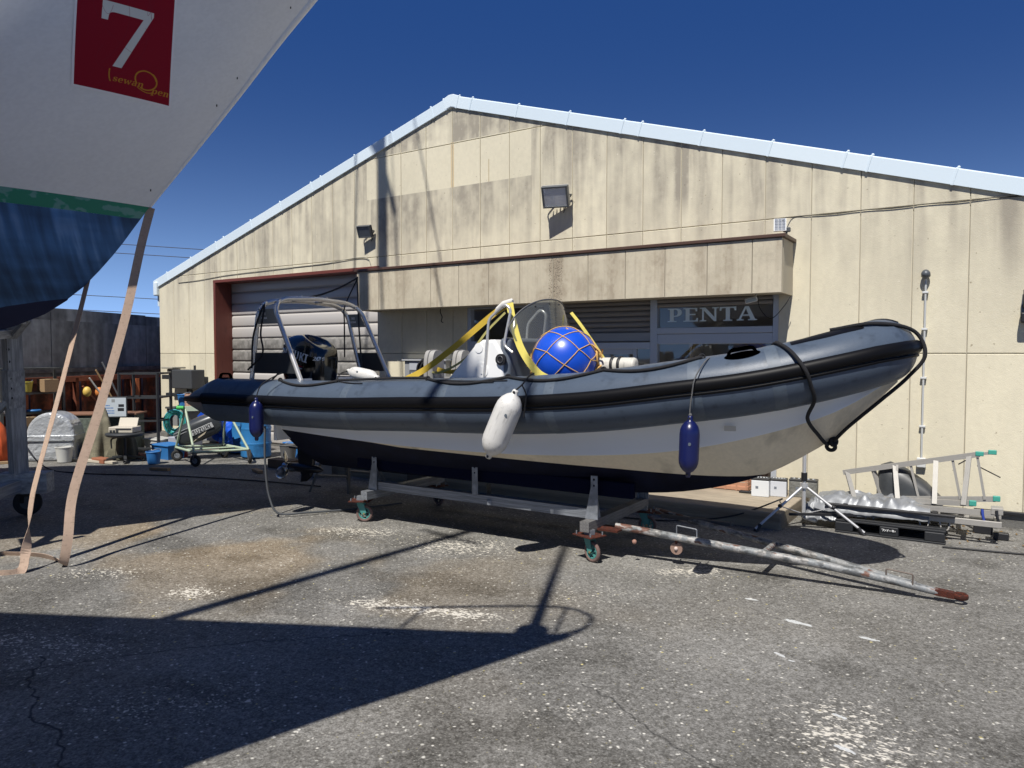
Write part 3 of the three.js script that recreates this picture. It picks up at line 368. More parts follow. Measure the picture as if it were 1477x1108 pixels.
  // life line laced along the tube
  const att = [-7.35, -6.35, -5.0, -3.98, -2.95, -2.08]; for (let k = 0; k < att.length - 1; k++) { const f0 = fOfX(att[k]), f1 = fOfX(att[k + 1]); const P = Array.from({ length: 15 }, (_, i) => { const t = i / 14, sag = 4 * t * (1 - t); return onTube(lerp(f0, f1, t), (72 - (k === 1 ? -4 : 21) * sag) * D2R, 0.014 + (k === 1 ? 0.01 : 0)); }); part('life_line', pipe(P, 0.015, 60, 7), ropeK, R); }
  for (const x of att) part('line_loop', new THREE.TorusGeometry(0.022, 0.009, 6, 14).rotateY(0.5).translate(...onTube(fOfX(x), 72 * D2R, 0.015).toArray()), ropeK, R);
  for (const [a, b, c] of [[-5.0, -3.95, 60], [-4.95, -4.1, 56], [-6.3, -5.9, 62]]) part('life_line', pipe([onTube(fOfX(a), 70 * D2R, 0.012), onTube(fOfX(lerp(a, b, 0.5)), c * D2R, 0.012), onTube(fOfX(b), (c - 2) * D2R, 0.012)], 0.006, 30, 6), ropeK, R);
  // ---------- outboard motor
  const black = new THREE.MeshPhysicalMaterial({ color: 0x030304, roughness: 0.16, clearcoat: 1, clearcoatRoughness: 0.05 });
  const EX = -7.86, Mo = assembly('outboard_motor', R);
  // cowling: rounded sections stacked upwards
  const cow = [[1.50, 0.33, 0.20, 0.0], [1.62, 0.37, 0.235, 0.0], [1.80, 0.395, 0.255, 0.0], [1.98, 0.405, 0.26, 0.0], [2.12, 0.395, 0.25, 0.0], [2.21, 0.355, 0.225, -0.015], [2.265, 0.29, 0.185, -0.04], [2.30, 0.19, 0.12, -0.07], [2.312, 0.05, 0.03, -0.08]];
  const cowRing = ([y, a, b, dx]) => Array.from({ length: 36 }, (_, k) => { const t = k / 36 * 2 * Math.PI, c = Math.cos(t), s = Math.sin(t), e = 0.62; return V(EX + dx + a * Math.sign(c) * Math.abs(c) ** e + (c < 0 ? 0.02 : 0), y - 0.11 * (c > 0 ? c * c : 0) * sstep(2.0, 2.3, y), ZC + b * Math.sign(s) * Math.abs(s) ** e); });
  part('cowling', loft(cow.map(cowRing), { closed: true, caps: true, flip: true }), black, Mo);
  const cowZ = y => ZC + interp(cow.map(c => [c[0], c[2]]), y);
  const decal = (s, h, x, y, m, sx, rot = 0, skew = 0) => { const g = textGeo(s, h, 0.002, FONT, sx); g.applyMatrix4(new THREE.Matrix4().makeShear(0, 0, skew, 0, 0, 0)); if (rot) g.rotateZ(rot); g.translate(EX + x, y, 0); const p = g.attributes.position; for (let i = 0; i < p.count; i++) { const xx = p.getX(i) - EX, q = Math.pow(1 - Math.min(0.98, Math.abs(xx / 0.40)) ** (2 / 0.62), 0.31); p.setZ(i, ZC + (cowZ(p.getY(i)) - ZC) * q + 0.004 + p.getZ(i)); } g.computeVertexNormals(); return part('lettering', g, m, Mo); };
  const whiteP = mat([0.8, 0.8, 0.8], 0.4), redP = mat([0.5, 0.02, 0.03], 0.4);
  decal('SUZUKI', 0.115, -0.02, 2.045, whiteP, 0.95, -0.26); decal('200', 0.05, 0.365, 1.98, mat([0.6, 0.6, 0.62], 0.3, 0.3), 0.95, 0, 0.2);
  for (const [m, y, l] of [[redP, 1.86, 0.25], [whiteP, 1.835, 0.23], [redP, 1.815, 0.21]]) { const g = poly([[-0.1, 0.03], [l - 0.1, -0.035], [l - 0.06, -0.03], [-0.06, 0.045]], 0.002).translate(EX - 0.02, y + 0.04, 0); const p = g.attributes.position; for (let i = 0; i < p.count; i++) p.setZ(i, cowZ(p.getY(i)) + 0.003 + p.getZ(i)); part('stripe', g, m, Mo); }
  part('vent', rb(0.10, 0.05, 0.02, EX - 0.2, 2.15, cowZ(2.15) - 0.01, 0.02), mat([0.05, 0.05, 0.055], 0.3), Mo);
  const mid = mat([0.008, 0.008, 0.010], 0.3);
  part('midsection', [loft([[1.52, 0.30, 0.17, 0], [1.3, 0.22, 0.13, -0.02], [1.0, 0.15, 0.07, -0.02], [0.80, 0.14, 0.05, -0.02], [0.74, 0.14, 0.05, -0.02]].map(([y, a, b, dx]) => Array.from({ length: 20 }, (_, k) => { const t = k / 20 * 2 * Math.PI; return V(EX + dx + a * Math.cos(t), y, ZC + b * Math.sin(t)); })), { closed: true, caps: true, flip: true }), rbb(EX - 0.32, EX + 0.18, 0.735, 0.76, ZC - 0.11, ZC + 0.11, 0.01), bb(-7.76, -7.63, 1.1, 1.7, ZC - 0.14, ZC + 0.14)], mid, Mo);
  const GX = EX - 0.1; part('gearcase', [loft([[-0.34, 0.02], [-0.30, 0.055], [-0.15, 0.065], [0.1, 0.062], [0.26, 0.045], [0.34, 0.008]].map(([x, r]) => ring(r, 16).map(([a, b]) => V(GX + x, 0.46 + b, ZC + a))), { closed: true, caps: true }), poly([[-0.16, 0.76], [0.2, 0.76], [0.16, 0.48], [0.12, 0.36], [0.02, 0.28], [-0.1, 0.26], [-0.08, 0.36], [-0.13, 0.46]], 0.05, 0.015).translate(GX, 0, ZC - 0.025)], mid, Mo);
  const prop = mat([0.55, 0.54, 0.52], 0.25, 1); part('propeller', [rod([GX - 0.45, 0.46, ZC], [GX - 0.32, 0.46, ZC], 0.045, 0.055, 14), ...[0, 1, 2].map(k => { const g = new THREE.SphereGeometry(1, 14, 8).scale(0.016, 0.105, 0.085); g.rotateY(0.6).translate(0, 0.12, 0).rotateX(k * 2.094 + 2.3).translate(GX - 0.39, 0.46, ZC); return g; })], prop, Mo);
  part('fuel_hose', pipe([[EX + 0.05, 1.6, ZC + 0.2], [EX - 0.25, 1.9, ZC + 0.28], [EX - 0.1, 2.05, ZC + 0.42], [EX + 0.1, 1.95, ZC + 0.45], [EX - 0.05, 1.7, ZC + 0.6]], 0.012, 40, 7), ropeK, Mo);
  // ---------- stainless arch
  const A = assembly('roll_arch', R);
  const hoop = (fx, tx, ty, gx = fx) => bent([[fx, 1.62, ZC + 0.76], [lerp(fx, tx, 0.95), ty - 0.10, ZC + 0.73], [tx, ty, ZC + 0.56], [tx, ty + 0.03, ZC], [tx, ty, ZC - 0.62], [lerp(gx, tx, 0.9), ty - 0.10, ZC - 0.80], [gx, 1.62, ZC - 0.84]], 0.031, 0.14, 12);
  part('hoop', hoop(-7.12, -7.72, 2.76), steel, A); part('hoop', hoop(-8.12, -7.98, 2.74, -7.68), steel, A);
  part('cross_bar', [rod([-7.80, 2.765, ZC + 0.2], [-8.1, 2.755, ZC + 0.2], 0.016), rod([-7.80, 2.765, ZC - 0.2], [-8.1, 2.755, ZC - 0.2], 0.016)][0], steel, A); part('cross_bar', rod([-7.80, 2.765, ZC - 0.2], [-8.1, 2.755, ZC - 0.2], 0.016), steel, A);
  const plG = mat([0.19, 0.20, 0.19], 0.5), plK = mat([0.03, 0.032, 0.036], 0.3);
  for (const s of [1, -1]) { const z = y => ZC + s * lerp(s > 0 ? 0.76 : 0.84, s > 0 ? 0.73 : 0.80, (y - 1.62) / 1.0), xf = y => lerp(-7.12, -7.70, (y - 1.62) / 1.0), xa = y => s > 0 ? lerp(-8.12, -7.99, (y - 1.62) / 1.0) : lerp(-7.68, -7.95, (y - 1.62) / 1.0);
    for (const [y0, y1, m] of [[2.43, 2.62, plG], [1.80, 2.06, plK]]) { const p = part('side_plate', loft([[-0.006], [0.006]].map(([o]) => [[xa(y0), y0], [xf(y0), y0], [xf(y1), y1], [xa(y1), y1]].map(([x, y]) => V(x, y, z(y) + o))), { closed: true, caps: true, crease: 0.3 }), m, A); if (m === plG) { const g = join([textGeo('NX', 0.035, 0.002).translate(0, 0.03, 0), textGeo('LICMA', 0.026, 0.002).translate(0, -0.025, 0)]); g.translate((xa(2.5) + xf(2.5)) / 2 - 0.05, 2.53, z(2.52) + (s > 0 ? 0.007 : 0.007)); part('lettering', g, whiteP, A); } } }
  for (const x of [-7.92, -7.86]) part('lamp_base', [rod([x, 2.77, ZC + (x > -7.9 ? -0.3 : 0.1)], [x, 2.83, ZC + (x > -7.9 ? -0.3 : 0.1)], 0.012), rb(0.07, 0.014, 0.03, x, 2.83, ZC + (x > -7.9 ? -0.3 : 0.1))], steel, A);
  part('whip_aerial', bent([[-7.6, 1.66, ZC - 0.75], [-7.7, 2.5, ZC - 0.78], [-7.74, 3.16, ZC - 0.8]], 0.012, 0.05), blackPlastic, A);
  part('aerial_cable', pipe([[-7.74, 3.14, ZC - 0.8], [-7.8, 3.0, ZC - 0.55], [-7.82, 2.87, ZC - 0.2], [-7.8, 2.80, ZC + 0.1]], 0.014, 40, 7), ropeK, A); part('aerial_cable', pipe([[-7.74, 3.13, ZC - 0.8], [-7.8, 2.7, ZC - 0.6], [-7.7, 2.5, ZC - 0.5], [-7.65, 2.0, ZC - 0.45]], 0.010, 40, 7), ropeK, A);
  part('cable_loop', pipe([[-8.0, 1.86, ZC + 0.84], [-7.95, 2.3, ZC + 0.84], [-7.86, 2.68, ZC + 0.74], [-7.84, 2.3, ZC + 0.82], [-7.78, 2.06, ZC + 0.84], [-8.05, 1.84, ZC + 0.86]], 0.012, 50, 7), ropeK, A);
  // ---------- steering console, screen, seats
  const K = assembly('steering_console', R);
  part('console_body', poly([[-5.16, 1.24], [-5.12, 1.78], [-4.78, 2.12], [-4.66, 2.20], [-4.50, 2.20], [-4.40, 2.05], [-4.36, 1.24]], 0.78, 0.03, { bs: 3 }).translate(0, 0, ZC - 0.35), gel, K);
  part('console_front', rbb(-4.46, -4.33, 1.5, 2.22, ZC - 0.34, ZC + 0.40, 0.05), mat([0.12, 0.14, 0.17], 0.35), K);
  part('speaker', [new THREE.CylinderGeometry(0.062, 0.062, 0.03, 24).rotateX(Math.PI / 2).translate(-4.40, 1.985, ZC + 0.445)], blackPlastic, K); part('speaker_cone', new THREE.TorusGeometry(0.035, 0.008, 8, 20).translate(-4.40, 1.985, ZC + 0.462), mat([0.05, 0.05, 0.055], 0.4), K);
  part('fuel_cap', [new THREE.CylinderGeometry(0.085, 0.085, 0.01, 28).rotateX(Math.PI / 2).translate(-4.66, 1.87, ZC + 0.432), rb(0.02, 0.09, 0.012, -4.66, 1.87, ZC + 0.44)], gel, K); part('vent_cover', [new THREE.CylinderGeometry(0.055, 0.055, 0.01, 24).rotateX(Math.PI / 2).translate(-4.70, 2.11, ZC + 0.432)], gel, K);
  const smoke = new THREE.MeshPhysicalMaterial({ color: 0xb4b8b4, roughness: 0.06, transmission: 0.86, thickness: 0 });
  const wsPt = (u, v) => { const a = lerp(-1, 1, u), h = 0.47 * Math.pow(1 - Math.abs(a) ** 2.4, 0.5); return V(-3.98 - 0.22 * a * a - 0.14 * v, 2.18 + h * v, ZC - 0.19 + 0.71 * a * (1 - 0.10 * v)); };
  const ws = []; for (let i = 0; i <= 24; i++) ws.push(Array.from({ length: 13 }, (_, j) => wsPt(0.02 + 0.96 * i / 24, j / 12))); part('windscreen', loft(ws), smoke, K);
  part('windscreen_trim', pipe(Array.from({ length: 25 }, (_, i) => wsPt(0.02 + 0.96 * i / 24, 1)), 0.008, 60, 6), mat([0.1, 0.1, 0.1], 0.4), K); for (const u of [0.25, 0.42, 0.58, 0.75]) part('screen_bolt', new THREE.SphereGeometry(0.012, 8, 6).translate(...wsPt(u, 0.9).toArray()), blackPlastic, K);
  part('grab_rail', bent([[-4.62, 1.80, ZC + 0.44], [-4.56, 2.42, ZC + 0.44], [-4.38, 2.58, ZC + 0.40], [-4.30, 2.52, ZC + 0.40], [-4.38, 2.14, ZC + 0.42], [-4.27, 2.06, ZC + 0.42]], 0.016, 0.05, 10), steel, K); part('grab_rail', bent([[-4.62, 1.80, ZC - 0.36], [-4.56, 2.40, ZC - 0.36], [-4.38, 2.56, ZC - 0.34], [-4.30, 2.50, ZC - 0.34], [-4.36, 2.14, ZC - 0.36]], 0.016, 0.05, 10), steel, K);
  const grey = mat([0.34, 0.33, 0.31], 0.6), greyD = mat([0.17, 0.165, 0.16], 0.6);
  for (const [x, z] of [[-5.56, ZC + 0.22], [-5.56, ZC - 0.32]]) { const S = assembly('jockey_seat', R); part('seat_back', [loft([[0, 0.115, 0.09], [0.04, 0.125, 0.1], [0.09, 0.125, 0.095], [0.13, 0.11, 0.085]].map(([dx, w, r]) => Array.from({ length: 24 }, (_, k) => { const t = k / 24 * 2 * Math.PI, c = Math.cos(t), s = Math.sin(t); return V(x + dx, 1.87 + (s > 0 ? 0.22 : 0.3) * Math.sign(s) * Math.abs(s) ** 0.8, z + w * Math.sign(c) * Math.abs(c) ** 0.6); })), { closed: true, caps: true, flip: true })], grey, S); part('seat_pod', rbb(x - 0.35, x + 0.3, 1.26, 1.68, z - 0.13, z + 0.13, 0.05), greyD, S); part('seat_pad', rbb(x - 0.33, x + 0.0, 1.68, 1.76, z - 0.14, z + 0.14, 0.035), greyD, S); part('seat_edge', pipe(Array.from({ length: 20 }, (_, k) => { const t = k / 20 * 2 * Math.PI, c = Math.cos(t), s = Math.sin(t); return V(x + 0.065, 1.87 + (s > 0 ? 0.223 : 0.303) * Math.sign(s) * Math.abs(s) ** 0.8, z + 0.129 * Math.sign(c) * Math.abs(c) ** 0.6); }), 0.006, 60, 5, true), greyD, S); }
}
// gear carried in the boat
{
  const coil = thing('coiled_rope', 'coil of black rope hung behind the grey jockey seats', 'rope', [-5.72, 1.8, 3.6]);
  for (let k = 0; k < 11; k++) part('rope_turn', new THREE.TorusGeometry(0.055 + 0.009 * (k % 7), 0.011, 6, 24).scale(0.85, 1.2, 1).rotateY(0.5 + 0.03 * k).rotateX(0.05 * (k % 4 - 2)).translate(-5.70 + 0.006 * k, 1.86, 3.6 + 0.012 * (k % 5)), ropeK, coil);
  const roll = thing('bolster_cushion', 'white rolled bolster cushion lying behind the blue ball', 'cushion', [-3.33, 1.8, 3.3]);
  const vinyl = mat([0.66, 0.65, 0.60], 0.45, 0, { map: SCUFF, ms: 2 }); part('cushion_body', loft([[-0.25, 0.05], [-0.245, 0.075], [-0.22, 0.088], [0.2, 0.08], [0.22, 0.07], [0.225, 0.04]].map(([x, r]) => ring(r, 18).map(([a, b]) => V(-3.33 + x, 1.925 + b + 0.02 * x, 3.3 + a))), { closed: true, caps: true }), vinyl, roll);
  for (const x of [-3.36, -3.28]) part('cushion_strap', new THREE.TorusGeometry(0.088, 0.008, 6, 22).scale(1, 1, 2.2).rotateY(Math.PI / 2).translate(x, 1.927, 3.3), blackPlastic, roll);
  // blue ball in an orange net
  const c = V(-3.84, 1.98, 3.5), Rb = 0.355, ball = thing('ball_buoy', 'shiny blue ball buoy in an orange rope net beside the console', 'buoy', [c.x, c.y - Rb, c.z]);
  part('ball', new THREE.SphereGeometry(Rb, 48, 32).translate(c.x, c.y, c.z), new THREE.MeshPhysicalMaterial({ color: new THREE.Color().setRGB(0.006, 0.075, 0.56), roughness: 0.36, clearcoat: 0.5, clearcoatRoughness: 0.22 }), ball);
  const orange = mat([0.76, 0.45, 0.14], 0.8, 0, { bump: 20, bs: 0.003 }); const Q = new THREE.Quaternion().setFromUnitVectors(V(0, 1, 0), V(-0.92, -0.1, 0.35).normalize());
  const sp = (th, ph) => V(Math.sin(th) * Math.cos(ph), Math.cos(th), Math.sin(th) * Math.sin(ph)).applyQuaternion(Q).multiplyScalar(Rb + 0.005).add(c);
  const lat = [0.25, 0.68, 1.18, 1.68, 2.15, 2.55, 2.9], nm = 7; const net = assembly('net', ball);
  for (let k = 0; k < nm; k++) for (const s of [1, -1]) { const P = lat.map((t, i) => sp(t, (k + s * i * 0.5) / nm * 2 * Math.PI)), full = []; for (let i = 0; i < P.length - 1; i++) for (let q = 0; q < 4; q++) full.push(P[i].clone().lerp(P[i + 1], q / 4).sub(c).setLength(Rb + 0.005).add(c)); full.push(P[P.length - 1]); part('net_cord', pipe(full, 0.0048, 50, 5), orange, net); }
  for (const t of [0.28, 2.9]) part('net_gather', [pipe(Array.from({ length: 16 }, (_, k) => sp(t, k / 16 * 2 * Math.PI)), 0.016, 48, 6, true), ...[0, 1, 2].map(k => pipe([sp(t * 0.6, k * 2), sp(t, k * 2 + 0.6).lerp(c, -0.1), sp(t * 1.02, k * 2 + 1.5).lerp(c, -0.14)], 0.011, 16, 5))], orange, net);
  // yellow lashing straps
  const FACE = V(0.4, 0.25, 0.88);
  const yel = mat([0.50, 0.34, 0.03], 0.8, 0, { bump: 10, bs: 0.002 }), yel2 = mat([0.56, 0.48, 0.10], 0.8, 0, { bump: 10, bs: 0.002 });
  single('lashing_strap', strapF([[-4.46, 2.60, 3.62], [-4.6, 2.52, 3.66], [-5.1, 2.12, 3.8], [-5.42, 1.86, 3.95], [-5.55, 1.76, 4.1]], 0.07, 0.005, FACE), yel, 'yellow strap running from console rail down towards the jockey seats', 'strap');
  single('lashing_strap', strapF([[-4.44, 2.60, 3.66], [-4.36, 2.50, 3.76], [-4.12, 2.12, 3.95], [-3.82, 1.86, 4.10], [-3.62, 1.79, 4.18]], 0.075, 0.005, FACE), yel2, 'pale yellow strap pulled over the front of the blue ball', 'strap');
  single('lashing_strap', strapF([[-4.08, 2.52, 2.92], [-3.92, 2.38, 3.0], [-3.62, 2.02, 3.05], [-3.50, 1.86, 3.08]], 0.035, 0.005, FACE), yel2, 'thin yellow strap dropping from windscreen to the white bolster', 'strap');
  single('lashing_strap', strapF([[-5.6, 1.93, 3.62], [-5.48, 1.88, 3.68], [-5.2, 1.84, 3.7], [-4.98, 1.90, 3.66], [-4.6, 1.95, 3.75]], 0.05, 0.005, FACE), yel, 'yellow strap wrapped level round the jockey seat backs', 'strap');
  single('lashing_strap', strapF([[-4.5, 2.50, 3.66], [-4.7, 2.3, 3.72], [-4.95, 2.0, 3.78], [-5.25, 1.84, 3.84], [-5.5, 1.84, 3.75]], 0.025, 0.005, FACE), mat([0.33, 0.30, 0.10], 0.8), 'thin faded olive strap sagging beside the wide yellow strap', 'strap');
  single('padding_sleeve', loft([[0, 0.02], [0.015, 0.034], [0.12, 0.04], [0.2, 0.034], [0.225, 0.015]].map(([l, r]) => ring(r, 12).map(([a, b]) => V(-4.42 - l * 0.9, 2.62 - l * l * 2.2 + b, 3.63 + a + l * 0.2))), { closed: true, caps: true }), mat([0.62, 0.60, 0.56], 0.8), 'off white padding sleeve over the console rail corner', 'padding');
  single('blue_hose', pipe([[-5.3, 1.7, 3.4], [-5.22, 1.92, 3.42], [-5.1, 1.96, 3.42], [-5.0, 1.8, 3.42]], 0.018, 24, 8), mat([0.01, 0.03, 0.35], 0.4), 'short blue hose looped between the two jockey seats', 'hose');
  // fenders
  const fender = (L, r, m, name, label, pos, q, neck = 0.03) => { const F = local(thing(name, label, 'fender', pos)); const e = L * 0.24, hs = [[0.001, 0.03], [neck * 0.75, 0.03], [neck, 0.015], [neck, -0.01], [r * 0.52, -0.22 * e], [r * 0.80, -0.5 * e], [r * 0.95, -0.8 * e], [r, -1.15 * e]]; const pr = [...hs.map(([a, y]) => [a, -(L / 2 + y)]), ...hs.slice().reverse().map(([a, y]) => [a, L / 2 + y])]; part('fender_body', lathe(pr, 28), m, F); for (const s of [1, -1]) part('eyelet', new THREE.CylinderGeometry(neck * 0.45, neck * 0.45, neck * 2.1, 10).rotateX(Math.PI / 2).translate(0, s * (L / 2 + 0.008), 0), blackPlastic, F); part('valve', new THREE.CylinderGeometry(0.014, 0.014, 0.006, 12).rotateX(Math.PI / 2).translate(r * 0.35, L / 2 - 0.20, r * 0.935), mat([0.1, 0.12, 0.14], 0.4), F); F.rotation.copy(q); return F; };
  const wf = mat([0.72, 0.72, 0.71], 0.38, 0, { map: SCUFF, ms: 2.2 }), nf = mat([0.006, 0.010, 0.07], 0.3);
  const f1 = fender(0.66, 0.128, wf, 'fender', 'white cylindrical fender hanging over the grey tube', [-3.85, 1.385, 4.70], new THREE.Euler(0.02, 0.15, -0.43));
  part('lanyard', pipe([[0, 0.36, 0], [0.02, 0.42, -0.04], [0.01, 0.50, -0.16], [0.02, 0.53, -0.22]], 0.008, 20, 6), ropeK, f1); part('lanyard', pipe([[0.02, 0.42, -0.04], [0.10, 0.36, -0.02], [0.14, 0.26, -0.01], [0.17, 0.16, -0.005]], 0.007, 20, 6), ropeK, f1);
  const f2 = fender(0.46, 0.084, nf, 'fender', 'shiny navy fender hanging below the boat bow on a thin grey line', [-2.12, 1.27, 4.46], new THREE.Euler(0, 0, -0.03), 0.022);
  const greyRope = mat([0.12, 0.12, 0.12], 0.8, 0, { bump: 20, bs: 0.003 }); part('lanyard', pipe([[0, 0.23, 0], [-0.005, 0.3, 0.0], [0.005, 0.42, 0.0], [0.02, 0.56, -0.01], [0.04, 0.66, -0.09], [0.06, 0.73, -0.19], [0.06, 0.745, -0.26]], 0.006, 30, 6), greyRope, f2); part('lanyard_knot', [new THREE.SphereGeometry(0.016, 8, 6).translate(0, 0.265, 0), pipe([[0, 0.27, 0], [0.04, 0.28, 0.005], [0.05, 0.24, 0.01]], 0.004, 10, 5)][0], greyRope, f2);
  const f3 = fender(0.46, 0.085, nf, 'fender', 'navy fender hanging in shade at the boat stern', [-7.42, 1.26, 4.68], new THREE.Euler(0, 0, 0.0), 0.022); part('lanyard', pipe([[0, 0.24, 0], [0.02, 0.33, -0.01], [0.06, 0.42, -0.04], [0.16, 0.52, -0.16], [0.18, 0.55, -0.24]], 0.007, 24, 6), ropeK, f3);
  const f4 = fender(0.46, 0.075, wf, 'fender', 'white fender lying on its side beside the arch foot', [-6.30, 1.80, 4.02], new THREE.Euler(0, 0, 1.42)); part('lanyard', pipe([[0, 0.24, 0], [-0.04, 0.34, 0.02], [-0.1, 0.32, 0.1]], 0.007, 20, 6), ropeK, f4);
  // bow painter: over the tube, down to the towing eye and up round the bow
  const eye = V(-1.19, 1.275, ZC);
  single('bow_rope', [pipe([onTube(fOfX(-1.5), 100 * D2R, 0.01), onTube(fOfX(-1.48), 75 * D2R, 0.02), onTube(fOfX(-1.42), 40 * D2R, 0.03), onTube(fOfX(-1.37), 5 * D2R, 0.058), onTube(fOfX(-1.35), -22 * D2R, 0.024), onTube(fOfX(-1.335), -48 * D2R, 0.022), V(-1.30, 1.50, ZC + 0.42), V(-1.25, 1.34, ZC + 0.20), V(-1.21, 1.26, ZC + 0.09), eye.clone().add(V(-0.02, -0.02, 0.03))], 0.016, 90, 7), pipe([eye.clone().add(V(0.02, -0.01, 0.02)), V(-1.05, 1.40, ZC + 0.08), V(-0.78, 1.66, ZC + 0.10), onTube(NP / 2, -45 * D2R, 0.02), onTube(NP / 2, -5 * D2R, 0.055), onTube(NP / 2, 30 * D2R, 0.03), onTube(NP / 2 - 2, 65 * D2R, 0.018), onTube(NP / 2 - 5, 95 * D2R, 0.015)], 0.016, 90, 7), new THREE.TorusGeometry(0.035, 0.018, 8, 18).rotateX(0.3).translate(eye.x + 0.01, eye.y - 0.045, eye.z + 0.02), new THREE.TorusGeometry(0.03, 0.018, 8, 18).rotateY(0.8).translate(eye.x + 0.03, eye.y, eye.z + 0.02)], ropeK, 'black painter rope looped over the bow tube to the stem eye', 'rope');
  single('drain_hose', pipe([[-7.62, 1.14, 4.40], [-7.60, 0.7, 4.42], [-7.55, 0.25, 4.40], [-7.45, 0.06, 4.36], [-7.25, 0.04, 4.1], [-7.0, 0.02, 3.6], [-6.7, 0.02, 2.9]], 0.014, 80, 7), mat([0.07, 0.075, 0.08], 0.5), 'grey drain hose hanging from stern and running along the ground', 'hose');
}
